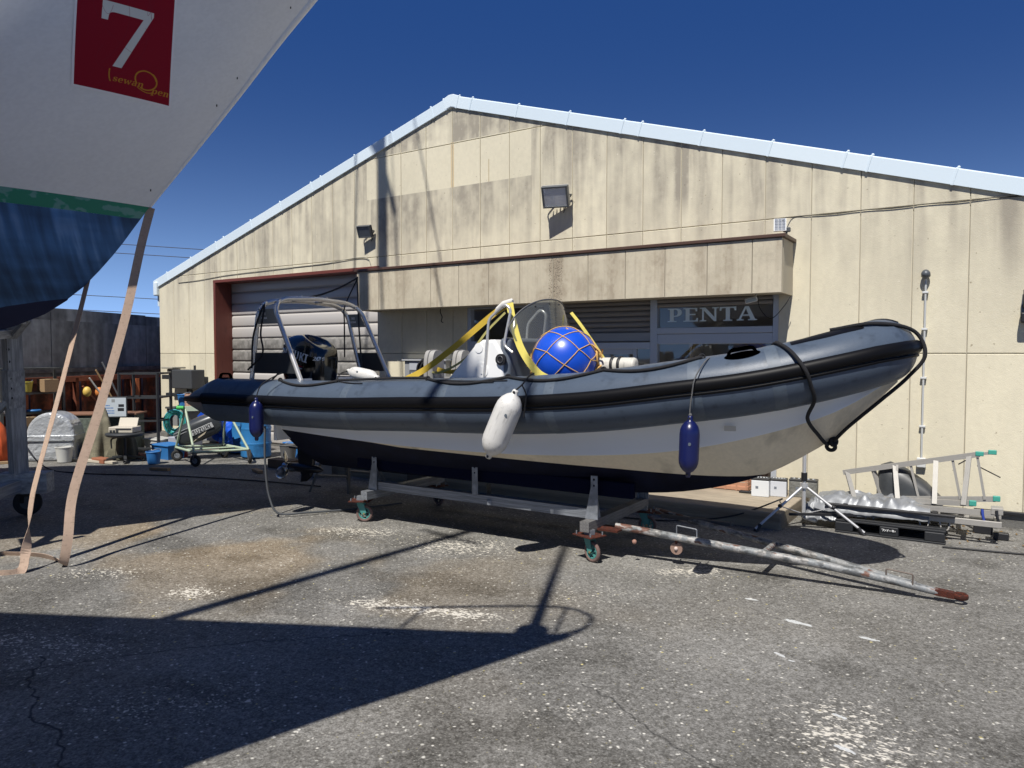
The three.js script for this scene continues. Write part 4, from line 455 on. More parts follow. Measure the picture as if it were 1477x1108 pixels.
// ---------- launching trailer
function caster(x, z, yaw, wheelM, tyreM, y0 = 0.235) { return { x, z, yaw, wheelM, tyreM, y0 }; }
{
  const TZ = 3.3, T = thing('boat_trailer', 'galvanised boat trailer on small castors with a long rusty tow bar', 'trailer', [-4.7, 0, TZ]);
  const rusty = new THREE.MeshStandardMaterial({ color: 0xb9a090, map: rep(RUST, 2.2), roughness: 0.9 }), darkSteel = mat([0.16, 0.13, 0.11], 0.6, 0.4);
  for (const z of [3.85, 2.65]) { part('side_rail', bb(-6.35, -3.35, 0.40, 0.50, z - 0.03, z + 0.03), galv, T); }
  for (const x of [-6.28, -3.32]) part('cross_beam', bb(x - 0.05, x + 0.05, 0.30, 0.40, 2.55, 4.04), x > -4 ? mat([0.34, 0.33, 0.32], 0.6, 0.3, { map: BLOTCH, ms: 3 }) : galv, T);
  part('cross_beam', bar([-5.4, 0.43, 2.7], [-4.55, 0.43, 3.9], 0.05, 0.05), galv, T);
  for (const x of [-6.25, -4.75, -3.29]) for (const z of [3.86, 2.645]) { const s = z > 3.3 ? 1 : -1, zz = z + s * 0.034; const w = x === -4.75 ? 0.035 : 0.1; part('upright', poly([[x - w, x === -4.75 ? 0.5 : 0.4], [x + 0.045, x === -4.75 ? 0.5 : 0.4], [x + 0.04, 0.84], [x - 0.035, 0.84], [x - 0.035, 0.72]], 0.012, 0.003, { holes: [0.80, 0.74].map(y => ring(0.011, 10).map(([a, b]) => [x + a, y + b])) }).translate(0, 0, zz - 0.006), galv, T); if (w > 0.05) part('gusset', poly([[0, 0.4], [0.12, 0.4], [0.0, 0.75]], 0.01).rotateY(s > 0 ? -Math.PI / 2 + Math.PI : Math.PI / 2).translate(x, 0, z + s * 0.02), galv, T); }
  const carpet = mat([0.004, 0.006, 0.022], 0.95, 0, { bump: 6, bs: 0.004, phys: { specularIntensity: 0.2 } });
  for (const s of [1, -1]) part('bunk', rbb(-6.6, -2.9, 0.63, 0.79, TZ + s * 0.50 - 0.04, TZ + s * 0.50 + 0.035, 0.02), carpet, T);
  // castors
  const teal = mat([0.07, 0.27, 0.25], 0.5, 0, { map: SCUFF, ms: 3 }), tyre = mat([0.16, 0.10, 0.085], 0.8, 0, { bump: 10, bs: 0.002 }), dark = mat([0.03, 0.035, 0.04], 0.6);
  for (const [x, z, yaw, m] of [[-3.30, 3.97, -0.35, teal], [-3.30, 2.62, 0.2, teal], [-6.42, 3.95, 0.5, teal], [-6.3, 2.64, -0.2, dark]]) {
    const W = assembly('castor', T); const M = new THREE.Matrix4().makeRotationY(yaw).setPosition(x, 0, z); const q = (g, mm, n) => part(n, join([g]).applyMatrix4(M), mm, W);
    q(rb(0.26, 0.012, 0.22, 0, 0.262, 0, 0.003), rusty, 'top_plate'); q(new THREE.CylinderGeometry(0.05, 0.05, 0.03, 16).translate(0, 0.242, 0), m, 'swivel');
    for (const s of [1, -1]) q(poly([[-0.045, 0.228], [0.045, 0.228], [0.075, 0.125], [0.045, 0.09], [0.015, 0.10]], 0.006).translate(0, 0, s * 0.034 - 0.003), m, 'fork_side');
    q(rb(0.09, 0.008, 0.07, 0, 0.228, 0), m, 'fork_top');
    q(new THREE.TorusGeometry(0.087, 0.018, 10, 28).scale(1, 1, 1.15).translate(0.045, 0.105, 0), tyre, 'tyre'); q(join([new THREE.TorusGeometry(0.066, 0.010, 8, 26).scale(1, 1, 1.6).translate(0.045, 0.105, 0), ...[0, 1, 2, 3, 4].map(k => bx(0.014, 0.06, 0.02, 0, 0.035, 0).rotateZ(k * 1.2566).translate(0.045, 0.105, 0)), new THREE.CylinderGeometry(0.022, 0.022, 0.05, 14).rotateX(Math.PI / 2).translate(0.045, 0.105, 0)]), m, 'wheel'); q(new THREE.CylinderGeometry(0.012, 0.012, 0.085, 8).rotateX(Math.PI / 2).translate(0.045, 0.105, 0), mat([0.35, 0.28, 0.12], 0.5, 0.6), 'axle_bolt');
    for (const [a, b] of [[-0.1, -0.08], [0.1, -0.08], [-0.1, 0.08], [0.1, 0.08]]) q(rod([a, 0.268, b], [a, 0.30, b], 0.008, 0.008, 6), galv, 'bolt'); q(bx(0.09, 0.05, 0.07, 0, 0.293, 0), galv, 'packer');
  }
  // tow bar: two tubes meeting at a rusty ring
  const towTex = texture(1024, 64, (u, v) => { const n = fbm(u * 60, v * 6, 4), m = fbm(u * 30 + 5, v * 7 + 2, 4), ru = sstep(0.70, 0.80, m + 0.28 * sstep(0.26, 0.06, u) + 0.3 * sstep(0.93, 0.99, u)), wh = sstep(0.44, 0.56, n) * (u < 0.6 ? 0.75 : 0.3); let c = [128, 131, 132]; c = c.map((k, i) => lerp(k, [178, 172, 165][i], wh * 0.8)); c = c.map((k, i) => lerp(k, [96, 58, 44][i], ru * 0.8)); const d = sstep(0.58, 0.70, fbm(u * 44 + 9, v * 9, 3)); return c.map(k => clamp(k * (1 - 0.3 * d) * (0.9 + 0.2 * vn(u * 400, v * 30)), 0, 255)); });
  const towM = new THREE.MeshStandardMaterial({ map: rep(towTex, 0.31, 3.5), roughness: 0.62, metalness: 0.2 }), tip = V(-0.26, 0.07, 3.43);
  part('tow_tube', sweep([V(-3.12, 0.33, 3.74), V(-2.9, 0.315, 3.72), V(-1.2, 0.19, 3.56), V(-0.66, 0.125, 3.49), V(-0.34, 0.075, 3.455)], i => ring(i === 4 ? 0.030 : 0.036, 16)), towM, T);
  part('tow_tube', sweep([V(-3.05, 0.33, 2.85), V(-2.0, 0.24, 3.10), V(-1.2, 0.175, 3.30), V(-0.62, 0.115, 3.425), V(-0.5, 0.10, 3.44)], () => ring(0.034, 16)), towM, T);
  part('tow_strut', rod([-1.72, 0.22, 3.19], [-1.72, 0.23, 3.6], 0.028, 0.028, 12), towM, T);
  part('tow_eye', new THREE.TorusGeometry(0.042, 0.014, 8, 24).rotateX(Math.PI / 2).scale(1.1, 1.8, 1).translate(tip.x + 0.08, 0.065, tip.z + 0.01), rusty, T); part('tow_neck', bar([tip.x - 0.1, 0.078, tip.z + 0.02], [tip.x + 0.04, 0.066, tip.z + 0.015], 0.07, 0.05), rusty, T);
  for (const [x, y, z] of [[-0.62, 0.155, 3.5], [-2.42, 0.33, 3.66]]) part('lift_handle', bent([[x - 0.1, y - 0.03, z], [x - 0.1, y + 0.065, z], [x + 0.1, y + 0.05, z], [x + 0.1, y - 0.045, z]], 0.007, 0.015, 8), x > -1 ? darkSteel : galv, T);
  const J = assembly('jockey_wheel', T); part('wheel', new THREE.CylinderGeometry(0.06, 0.06, 0.03, 20).rotateX(Math.PI / 2).translate(-2.52, 0.17, 3.65), mat([0.26, 0.17, 0.13], 0.8), J); part('bracket', bar([-2.52, 0.17, 3.63], [-2.52, 0.29, 3.67], 0.02, 0.04), rusty, J); part('hub', new THREE.SphereGeometry(0.02, 8, 6).translate(-2.52, 0.17, 3.67), mat([0.55, 0.45, 0.4], 0.6), J);
  part('winch_frame', [bb(-2.95, -2.2, 0.29, 0.33, 2.95, 2.98)], mat([0.05, 0.05, 0.055], 0.6), T); part('stop_ball', new THREE.SphereGeometry(0.024, 12, 8).translate(-2.9, 0.21, 3.79), mat([0.30, 0.16, 0.12], 0.7), T); part('pivot_plate', bb(-3.27, -3.05, 0.29, 0.31, 3.66, 3.86), rusty, T);
}
// ---------- white yacht on its cradle ----------
function yachtFrame(bx_, bz, hx, hz) { const l = Math.hypot(hx, hz); hx /= l; hz /= l; return (s, b, y) => V(bx_ + hx * s - hz * b, y, bz + hz * s + hx * b); }   // s forward, b to starboard
const canvasTex = (w, h, draw) => { const c = document.createElement('canvas'); c.width = w; c.height = h; const k = c.getContext('2d'); draw(k, w, h); const t = new THREE.CanvasTexture(c); t.colorSpace = THREE.SRGBColorSpace; t.magFilter = THREE.LinearFilter; return t; };
{
  const F0 = yachtFrame(-7.75, 5.783, 0.731, -0.682), LS = 1.12, P = (s, b, y) => F0(s * LS, b * LS, y * LS - 0.246);   // s forward, b to starboard, y up, on the lines plan; built at 1.12
  const Y = thing('sailing_yacht', 'white racing yacht with green boot stripe and blue bottom, bow numbered seven', 'yacht', [-9.5, 0, 8.7]);
  const WL = 3.47, SH = 5.70;
  const stem = smooth([[2.0, -1.6], [2.6, -0.70], [3.02, -0.32], [3.47, 0], [4.12, 0.49], [4.61, 0.85], [5.13, 1.22], [5.58, 1.56], [5.9, 1.79]]);
  const stern = -10.6;
  const wlB = smooth([[-10.6, 1.15], [-8.5, 1.6], [-6, 1.88], [-4, 1.84], [-2.6, 1.56], [-1.6, 1.14], [-0.95, 0.76], [-0.5, 0.44], [-0.2, 0.2], [0, 0.02]]);
  const shB = smooth([[-12.4, 1.4], [-9.5, 1.9], [-6.5, 2.2], [-4, 1.95], [-2.6, 1.58], [-1.6, 1.22], [-0.95, 0.90], [-0.5, 0.60], [-0.2, 0.33], [0, 0.06]]);
  const half = (d, y) => { const v = clamp((y - WL) / (SH - WL)), k = Math.pow(v, 1.15); return lerp(wlB(d), shB(d), k); };        // d = distance forward of that level's stem (negative aft)
  const pt = (d, y, off = 0) => P(stem(y) + d, half(d, y) + off, y);
  const ds = [0, -0.02, -0.06, -0.12, -0.2, -0.3, -0.42, -0.55, -0.7, -0.88, -1.1, -1.4, -1.8, -2.3, -3, -4, -5.2, -6.5, -8, -9.3, -10.6];
  const rowsY = Array.from({ length: 19 }, (_, i) => lerp(WL, SH, i / 18));
  const whiteTex = texture(1024, 512, (u, v) => { const x = v * 3, y = u * 6; let g = 0.95 + 0.05 * (fbm(x * 1.5, y * 1.5, 4) - 0.5); g -= 0.03 * vn(x * 40, y * 40); return [g * 240, g * 240, g * 237]; }, { rep: [1 / 6, 1 / 3] });
  const hullM = new THREE.MeshPhysicalMaterial({ map: whiteTex, roughness: 0.32 });
  for (const s of [1, -1]) part('topside', loft(rowsY.map(y => ds.map(d => { const p = pt(d, y); return s > 0 ? p : P(stem(y) + d, -half(d, y), y); })), { flip: s > 0 }), hullM, Y);
  // boot stripe and antifouling
  const keelY = smooth([[-10.6, 3.4], [-9, 2.75], [-7, 2.3], [-5, 1.95], [-3.5, 1.93], [-2.2, 2.05], [-1.34, 2.27], [-0.98, 2.41], [-0.67, 2.63], [-0.32, 3.02], [-0.12, 3.30], [0, 3.47]]);
  const sts = [-0.002, -0.03, -0.08, -0.15, -0.24, -0.34, -0.46, -0.6, -0.75, -0.95, -1.2, -1.5, -1.9, -2.5, -3.3, -4.3, -5.5, -7, -8.5, -9.6, -10.5];
  const sect = (s, t) => { const b = wlB(s), k = keelY(s), f = sstep(-0.4, -3.2, s); const a = t * Math.PI / 2; const bb_ = lerp(1 - t, Math.cos(a), 0.35 + 0.6 * f), yy = lerp(t, Math.sin(a), 0.15 + 0.1 * f); return [WL - (WL - k) * yy, b * bb_]; };
  const green = new THREE.MeshStandardMaterial({ roughness: 0.45, map: texture(512, 64, (u, v) => { const n = fbm(u * 30, v * 5, 4), w = sstep(0.60, 0.70, n + 0.1 * fbm(u * 6, 1, 2)); return [lerp(10, 120, w * 0.7), lerp(122, 150, w * 0.7), lerp(96, 148, w * 0.7)]; }, { rep: [0.3, 3] }) });
  const anti = new THREE.MeshStandardMaterial({ roughness: 0.85, map: texture(1024, 256, (u, v) => { const x = u * 6, y = v * 1.5, n = fbm(x * 14, y * 1.4, 4), m = fbm(x * 1.1, y * 5, 4), k = 0.8 + 0.55 * (n - 0.5) + 0.4 * (m - 0.5), pale = sstep(0.5, 0.7, n) * 0.35 * sstep(0.35, 0.6, m); return [lerp(76, 130, pale) * k, lerp(124, 152, pale) * k, lerp(180, 184, pale) * k].map(c => clamp(c, 0, 255)); }, { rep: [1 / 6, 1 / 1.5] }) });
  const tStripe = s => clamp(0.115 / Math.max(0.12, WL - keelY(s)), 0, 1);
  for (const sd of [1, -1]) {
    part('boot_stripe', loft(sts.map(s => [0, 0.5, 1].map(q => { const [y, b] = sect(s, tStripe(s) * q); return P(s, sd * (b + 0.001), y); })), { flip: sd < 0 }), green, Y, 'scuffed green boot stripe');
    const tk = s => clamp(0.83 + 0.17 * sstep(-1.1, -0.66, s)); part('hull_bottom', loft(sts.map(s => Array.from({ length: 15 }, (_, j) => { const [y, b] = sect(s, lerp(tStripe(s), tk(s), j / 14)); return P(s, sd * b, y); })), { flip: sd < 0 }), anti, Y, 'faded blue antifouled underbody'); part('forefoot', loft(sts.filter(s => s < -0.64).map(s => Array.from({ length: 6 }, (_, j) => { const [y, b] = sect(s, lerp(tk(s), 1, j / 5)); return P(s, sd * b, y); })), { flip: sd < 0 }), mat([0.006, 0.012, 0.05], 0.8), Y, 'dark navy forefoot');  // lowest rows use a darker navy than the rest of the underbody
  }
  const deckPts = ds.map(d => pt(d, SH)); part('deck', loft(ds.map((d, i) => [P(stem(SH) + d, half(d, SH), SH), P(stem(SH) + d, 0, SH + 0.05), P(stem(SH) + d, -half(d, SH), SH)])), mat([0.6, 0.6, 0.58], 0.7), Y); part('transom', loft([[WL - 0.05, 1.15], [SH, 1.4]].map(([y, b]) => [P(stem(y) + stern, b, y), P(stem(y) + stern, -b, y)])), hullM, Y);
  part('stem', loft(rowsY.map(y => Array.from({ length: 11 }, (_, k) => { const a = (k / 10 - 0.5) * Math.PI, r = half(0, y); return P(stem(y) + 0.9 * r * Math.cos(a), r * Math.sin(a), y); }))), hullM, Y); for (const y of [3.62, 4.45, 4.72, 5.42]) part('stem_scuff', new THREE.SphereGeometry(1, 8, 6).scale(0.008, 0.016, 0.006).translate(...pt(-0.07, y, 0.003).toArray()), mat([0.03, 0.03, 0.035], 0.8), Y);
  part('keel_fin', loft([[2.2, -4.0, -6.6, 0.14], [0.55, -4.7, -6.5, 0.12]].map(([y, a, b, w]) => [P(a, 0, y), P(lerp(a, b, 0.4), w, y), P(b, 0, y), P(lerp(a, b, 0.4), -w, y)]), { closed: true, caps: true, crease: 0.5 }), anti, Y); part('keel_bulb', loft([[-4.2, 0.05], [-4.5, 0.2], [-5.4, 0.26], [-6.6, 0.15], [-6.9, 0.03]].map(([s, r]) => ring(r, 14).map(([a, b]) => P(s, a, 0.42 + b))), { closed: true, caps: true }), anti, Y); part('coachroof', loft([[SH + 0.0, 1], [SH + 0.28, 0.9], [SH + 0.36, 0.75]].map(([y, k]) => [[-1.8, 0.35], [-3.4, 0.9 * k], [-7, 1.0 * k], [-7, -1.0 * k], [-3.4, -0.9 * k], [-1.8, -0.35]].map(([s, b]) => P(s - (1 - k) * 1.2, b, y))), { closed: true, caps: true, crease: 0.6 }), gel, Y);
  // spars and rigging
  const alloy = mat([0.6, 0.6, 0.6], 0.4, 0.8), MS = -0.98; part('mast', loft([SH, 9, 14.1, 18].map((y, i) => ring(1, 16).map(([a, b]) => P(MS + a * (0.16 - 0.02 * i), b * (0.105 - 0.008 * i), y))), { closed: true, caps: true, flip: true }), alloy, Y);
  for (const s of [1, -1]) { part('spreader', bar(P(MS, 0, 14.05), P(MS - 0.15, s * 0.75, 14.13), 0.1, 0.04), alloy, Y); part('shroud', rod(P(MS - 0.1, s * 1.45, SH), P(MS - 0.15, s * 0.75, 14.13), 0.035, 0.025, 6), steel, Y); part('shroud', rod(P(MS - 0.15, s * 0.75, 14.13), P(MS, 0, 17.8), 0.012, 0.012, 6), steel, Y); }
  part('forestay', rod(P(stem(SH) - 0.1, 0, SH), P(MS, 0, 17.8), 0.015, 0.015, 6), steel, Y);
  // race number panel on the bow
  const tex = canvasTex(512, 1086, (k, w, h) => {
    k.fillStyle = '#e9e6e4'; k.fillRect(0, 0, w, h); k.fillStyle = '#8a0a24'; k.fillRect(12, 12, w - 24, h - 26);
    k.fillStyle = '#cfcfc8'; k.font = 'bold 520px serif'; k.textAlign = 'center'; k.save(); k.translate(262, 915); k.scale(1.05, 1.0); k.fillText('7', 0, 0); k.restore();
    k.strokeStyle = '#b9832c'; k.fillStyle = '#b9832c'; k.lineWidth = 8; k.lineCap = 'round'; k.beginPath(); k.arc(372, 952, 55, 2.6, 6.1); k.stroke(); k.beginPath(); k.arc(372, 952, 58, 5.4, 8.3); k.stroke(); k.lineWidth = 7; k.beginPath(); k.moveTo(186, 935); k.quadraticCurveTo(180, 980, 190, 1004); k.stroke(); k.font = 'italic bold 50px serif'; k.textAlign = 'left'; k.fillText('sewan', 200, 1002); k.fillText('pen', 400, 1022);
    k.lineWidth = 5; k.beginPath(); k.moveTo(330, 1005); k.quadraticCurveTo(380, 1040, 410, 1016); k.stroke();
    k.strokeStyle = 'rgba(120,40,50,0.5)'; k.lineWidth = 2; for (let i = 0; i < 9; i++) { k.beginPath(); k.moveTo(rr(20, 490), rr(20, 1060)); k.quadraticCurveTo(rr(20, 490), rr(20, 1060), rr(20, 490), rr(20, 1060)); k.stroke(); }
  });
  const rowsN = 14, colsN = 10, pos = [], uv = [], idx = [], y0 = 4.32, y1 = 5.68, s0 = -0.36, s1 = 0.31;
  for (let i = 0; i <= rowsN; i++) for (let j = 0; j <= colsN; j++) { const y = lerp(y0, y1, i / rowsN), s = lerp(s0, s1, j / colsN) + 0.2 * (y - y0), p = pt(s - stem(y), y, 0.006); pos.push(p.x, p.y, p.z); uv.push(j / colsN, i / rowsN); }
  for (let i = 0; i < rowsN; i++) for (let j = 0; j < colsN; j++) { const a = i * (colsN + 1) + j, b = a + 1, c = a + colsN + 1; idx.push(a, b, c, b, c + 1, c); }
  const g = new THREE.BufferGeometry(); g.setAttribute('position', new THREE.Float32BufferAttribute(pos, 3)); g.setAttribute('uv', new THREE.Float32BufferAttribute(uv, 2)); g.setIndex(idx); g.computeVertexNormals();
  part('number_panel', g, new THREE.MeshPhysicalMaterial({ map: tex, roughness: 0.5, specularIntensity: 0.3 }), Y, 'dark red sticker with a white 7 and gold script');
  // cradle
  const K = thing('boat_cradle', 'white steel yacht cradle post with bolt holes and a black wheel', 'cradle', [-10.2, 0, 6.1]);
  const cm = mat([0.62, 0.63, 0.63], 0.5, 0, { map: BLOTCH, ms: 1.3 }), dk = mat([0.01, 0.01, 0.01], 0.9);
  for (const sd of [-1, 1]) for (const s of [-1.82, -6.1]) {
    const q = (ds_, b, y) => P(s + ds_, sd * (b - 0.93), (y + 0.246) / LS);
    part('post', bar(q(0, 2.30, 0.46), q(0.02, 2.16, 2.42), 0.17, 0.15), cm, K); part('post_sleeve', bar(q(0.0, 2.235, 1.38), q(0.01, 2.20, 1.85), 0.19, 0.17), cm, K);
    for (const y of [1.5, 1.62, 1.74, 1.95, 2.1]) part('bolt_hole', new THREE.CylinderGeometry(0.018, 0.018, 0.01, 10).rotateX(Math.PI / 2).rotateY(0.57).translate(...q(0.03, lerp(2.3, 2.16, (y - 0.46) / 1.96), y).add(V(0.055, 0, 0.085)).toArray()), dk, K);
    part('support_arm', bar(q(0.02, 2.2, 2.30), q(0.02, 1.3, 2.22), 0.1, 0.1), cm, K); part('support_pad', bar(q(-0.25, 1.75, 2.42), q(0.3, 1.75, 2.44), 0.25, 0.08), cm, K); for (const e of [0.28, -0.28]) part('head_brace', bar(q(0, 2.17, 2.2), q(e, 1.95, 2.46), 0.08, 0.05), cm, K);
    part('brace', bar(q(-0.05, 2.2, 1.45), q(-0.95, 2.25, 0.5), 0.09, 0.07), cm, K);  part('base_rail', bar(q(0.3, 2.28, 0.40), q(-2.2, 2.28, 0.40), 0.16, 0.17), cm, K); part('base_bracket', bar(q(-0.18, 2.30, 0.42), q(0.32, 2.30, 0.42), 0.22, 0.26), cm, K);
    const W = assembly('wheel', K); part('tyre', [new THREE.TorusGeometry(0.115, 0.05, 12, 28).rotateY(0.9).translate(...q(0.08, 2.30, 0.165).toArray())], rubberM, W); part('rim', [new THREE.CylinderGeometry(0.08, 0.08, 0.07, 20).rotateX(Math.PI / 2).rotateY(0.9).translate(...q(0.08, 2.30, 0.165).toArray())], mat([0.05, 0.05, 0.05], 0.6), W); part('fork', bar(q(0.06, 2.30, 0.165), q(0.06, 2.30, 0.32), 0.13, 0.05), dk, W);
  }
  for (const s of [-1.82, -6.1]) part('cross_rail', bar(P(s, -1.35, 0.57), P(s, 1.35, 0.57), 0.14, 0.15), cm, K); part('keel_block', bar(P(-4.3, 0, 0.28), P(-6.8, 0, 0.28), 0.4, 0.12), mat([0.3, 0.22, 0.13], 0.9), K);
  // webbing straps hanging from the bow
  const web = mat([0.52, 0.385, 0.30], 0.85, 0, { bump: 14, bs: 0.002, map: SCUFF, ms: 3 }), face = V(0.545, 0, 0.839);
  const wb = (pts, tw) => strapF(pts, 0.085, 0.004, face, tw);
  single('webbing_strap', wb([[-7.79, 3.65, 5.74], [-7.79, 3.26, 5.85], [-7.73, 2.42, 6.09], [-7.60, 1.42, 6.47], [-7.48, 0.66, 6.79], [-7.38, 0.28, 6.89], [-7.41, 0.05, 6.92], [-7.6, 0.008, 6.85], [-7.9, 0.02, 6.86], [-8.13, 0.008, 6.9], [-8.5, 0.008, 7.1]], t => t < 0.5 ? -0.5 : -0.5), web, 'long tan webbing strap dangling from yacht stem and trailing along the ground', 'strap');
  single('webbing_strap', wb([[-8.24, 2.89, 6.19], [-8.14, 2.2, 6.42], [-7.96, 1.49, 6.70], [-7.77, 0.9, 6.96], [-7.71, 0.65, 7.05], [-7.60, 0.2, 7.16], [-7.56, 0.02, 7.23], [-7.64, 0.008, 7.36], [-7.9, 0.008, 7.5]], t => 0.5 + 2.6 * sstep(0.52, 0.68, t)), web, 'twisted tan webbing strap hanging from beneath the yacht forefoot', 'strap');
}
// ---------- second yacht, standing left of and behind the photographer; its bow, pulpit, furled sail and mast throw the near shadow ----------
{
  const P = yachtFrame(-1.93, 9.17, 0.707, -0.707);                    // at the stem head
  const Y = thing('moored_yacht', 'second yacht ashore whose bow and mast shadow the near asphalt', 'yacht', [-6, 0, 13]);
  const SH = 5.12, sb = smooth([[-9, 1.3], [-7, 1.7], [-5, 1.72], [-4.4, 1.50], [-3, 1.03], [-1.5, 0.52], [-0.6, 0.21], [0, 0.03]]), wb = smooth([[-9, 0.9], [-6, 1.4], [-4, 1.2], [-2.6, 0.7], [-1.4, 0.05]]);
  const st = [0, -0.4, -0.9, -1.5, -2.2, -3, -4.4, -5.5, -7, -9];
  for (const s of [1, -1]) part('hull_side', loft([[1, 0], [0.5, 0.7], [0, 1.5]].map(([v, rk]) => st.map(d => P(d - rk * (1 + d / 9), s * lerp(wb(Math.min(-1.4, d - 1.4)), sb(d), v), lerp(3.1, SH + 0.02 * d, v)))), { flip: s < 0 }), gel, Y);
  part('deck', loft(st.map(d => [P(d, sb(d), SH + 0.02 * d), P(d, -sb(d), SH + 0.02 * d)])), gel, Y); part('hull_bottom', loft(st.map(d => [1, 0, -1].map(k => P(d - 1.5 * (1 + d / 9), k * wb(Math.min(-1.4, d - 1.4)), k ? 3.1 : 2.5)))), mat([0.03, 0.06, 0.2], 0.8), Y); part('transom', loft([[3.1, 0.9], [SH - 0.18, 1.3]].map(([y, b]) => [P(-9, b, y), P(-9, -b, y)])), gel, Y);
  part('keel_fin', bar(P(-4, 0, 0.05), P(-4.2, 0, 2.7), 0.12, 1.2), mat([0.03, 0.06, 0.2], 0.8), Y);
  const top = V(-3.3, 14.07, 11.97); part('mast', rod(P(-4.1, 0, SH), top, 0.075, 0.065, 14), mat([0.6, 0.6, 0.6], 0.4, 0.8), Y); part('furled_sail', rod(P(-0.35, 0, SH + 0.25), top.clone().add(V(0.75, 0, 0)), 0.05, 0.04, 10), mat([0.5, 0.5, 0.5], 0.9), Y); part('furling_drum', rod(P(-0.34, 0, SH + 0.05), P(-0.36, 0, SH + 0.28), 0.11, 0.13, 16), gel, Y);  // mast leans and sail top stands off it, shaped to steer their shadows
  part('spreader', bar(top.clone().lerp(P(-4.1, 0, SH), 0.22).add(V(-0.5, 0, -0.1)), top.clone().lerp(P(-4.1, 0, SH), 0.22).add(V(0.5, 0, 0.1)), 0.06, 0.03), mat([0.6, 0.6, 0.6], 0.4, 0.8), Y); part('shadow_disc', new THREE.CylinderGeometry(0.3, 0.3, 0.25, 20).translate(top.x - 0.4, top.y - 0.15, top.z - 0.1), gel, Y);  // unseen disc by the masthead, added to cast the blotch on the tube
  part('pulpit', [bent([P(-1.6, 0.55, SH + 0.6), P(-0.4, 0.34, SH + 0.62), P(0.02, 0.2, SH + 0.62), P(0.02, -0.2, SH + 0.62), P(-0.4, -0.34, SH + 0.62), P(-1.6, -0.55, SH + 0.6)], 0.02, 0.25)], steel, Y); for (const s of [1, -1]) { part('pulpit_leg', rod(P(-0.1, s * 0.08, SH), P(-0.1, s * 0.24, SH + 0.62), 0.015), steel, Y); part('pulpit_leg', rod(P(-1.2, s * 0.42, SH), P(-1.2, s * 0.49, SH + 0.6), 0.015), steel, Y); }
  const C = thing('boat_cradle', 'timber shores propping the second yacht', 'cradle', [-6, 0, 13]); for (const [d, s] of [[-3.2, 1], [-3.2, -1], [-7, 1], [-7, -1]]) part('shore', bar(P(d, s * 1.7, 0), P(d, s * 1.05, 3.2), 0.15, 0.15), mat([0.3, 0.22, 0.13], 0.9), C);
}
// ---------- things fixed to the building ----------
const conduitM = mat([0.48, 0.49, 0.48], 0.5), darkAl = mat([0.10, 0.11, 0.12], 0.45, 0.3), cable = mat([0.015, 0.015, 0.016], 0.6), whitePl = mat([0.6, 0.61, 0.6], 0.45);
function floodlight(x, y, s, turn, tilt, label, face, rim) {
  const F = local(thing('floodlight', label, 'lamp', [x, y, 0])); const q = new THREE.Group(); const M = new THREE.Matrix4().makeRotationFromEuler(new THREE.Euler(tilt, turn, 0, 'YXZ')).setPosition(0, 0, 0.24 * s); const G = g => join([g]).applyMatrix4(M);
  part('housing', G(rb(0.46 * s, 0.36 * s, 0.07 * s, 0, 0, -0.022 * s, 0.02 * s, 3)), rim, F); part('reflector', G(loft([[0.195, 0.152, 0.07], [0.13, 0.08, 0.0], [0.12, 0.07, -0.002]].map(([a, b, z]) => [[-a, -b], [a, -b], [a, b], [-a, b]].map(([x_, y_]) => V(x_ * s, y_ * s, (z + 0.016) * s))), { closed: true, caps: true, crease: 0.2, flip: true })), face, F); for (const u of [-0.045, 0.045]) part('led_chip', G(bx(0.035 * s, 0.035 * s, 0.004, u * s, 0, 0.02 * s)), mat([0.7, 0.65, 0.4], 0.5), F);
  for (const [a, b, w, h] of [[0, 0.168, 0.45, 0.03], [0, -0.168, 0.45, 0.03], [0.21, 0, 0.03, 0.305], [-0.21, 0, 0.03, 0.305]]) part('rim', G(rb(w * s, h * s, 0.095 * s, a * s, b * s, 0.058 * s, 0.006)), darkAl, F);
  part('glass', G(bx(0.39 * s, 0.305 * s, 0.004, 0, 0, 0.094 * s)), new THREE.MeshPhysicalMaterial({ roughness: 0.05, transmission: 1, thickness: 0 }), F);
  for (let k = -2; k <= 2; k++) part('cooling_fin', G(bx(0.012 * s, 0.26 * s, 0.05 * s, k * 0.07 * s, 0, -0.08 * s)), rim, F);
  part('bracket', bent([V(0.22 * s, 0, -0.02 * s).applyMatrix4(M), V(0.25 * s, -0.02, -0.12 * s).applyMatrix4(M), V(0.12 * s, -0.03, 0.03), V(-0.12 * s, -0.03, 0.03), V(-0.25 * s, -0.02, -0.12 * s).applyMatrix4(M), V(-0.22 * s, 0, -0.02 * s).applyMatrix4(M)], 0.012, 0.03), darkAl, F); part('wall_plate', rb(0.14 * s, 0.06, 0.02, 0, -0.03, 0.014), darkAl, F); part('lead', pipe([[0, -0.03, 0.03], [0.06, -0.12, 0.02], [0.02, -0.2 * s - 0.05, 0.012]], 0.006, 16, 5), cable, F); return F;
}
floodlight(-5.82, 4.53, 0.92, 0.28, 0.45, 'square grey floodlight with clear reflector high on the gable wall', mat([0.75, 0.76, 0.76], 0.3, 0.1), mat([0.42, 0.42, 0.40], 0.4, 0.3));
floodlight(-10.0, 4.36, 0.62, 0.25, 0.42, 'small black floodlight on the wall beside the mast shadow', mat([0.22, 0.25, 0.28], 0.3, 0.2), mat([0.03, 0.03, 0.035], 0.4));
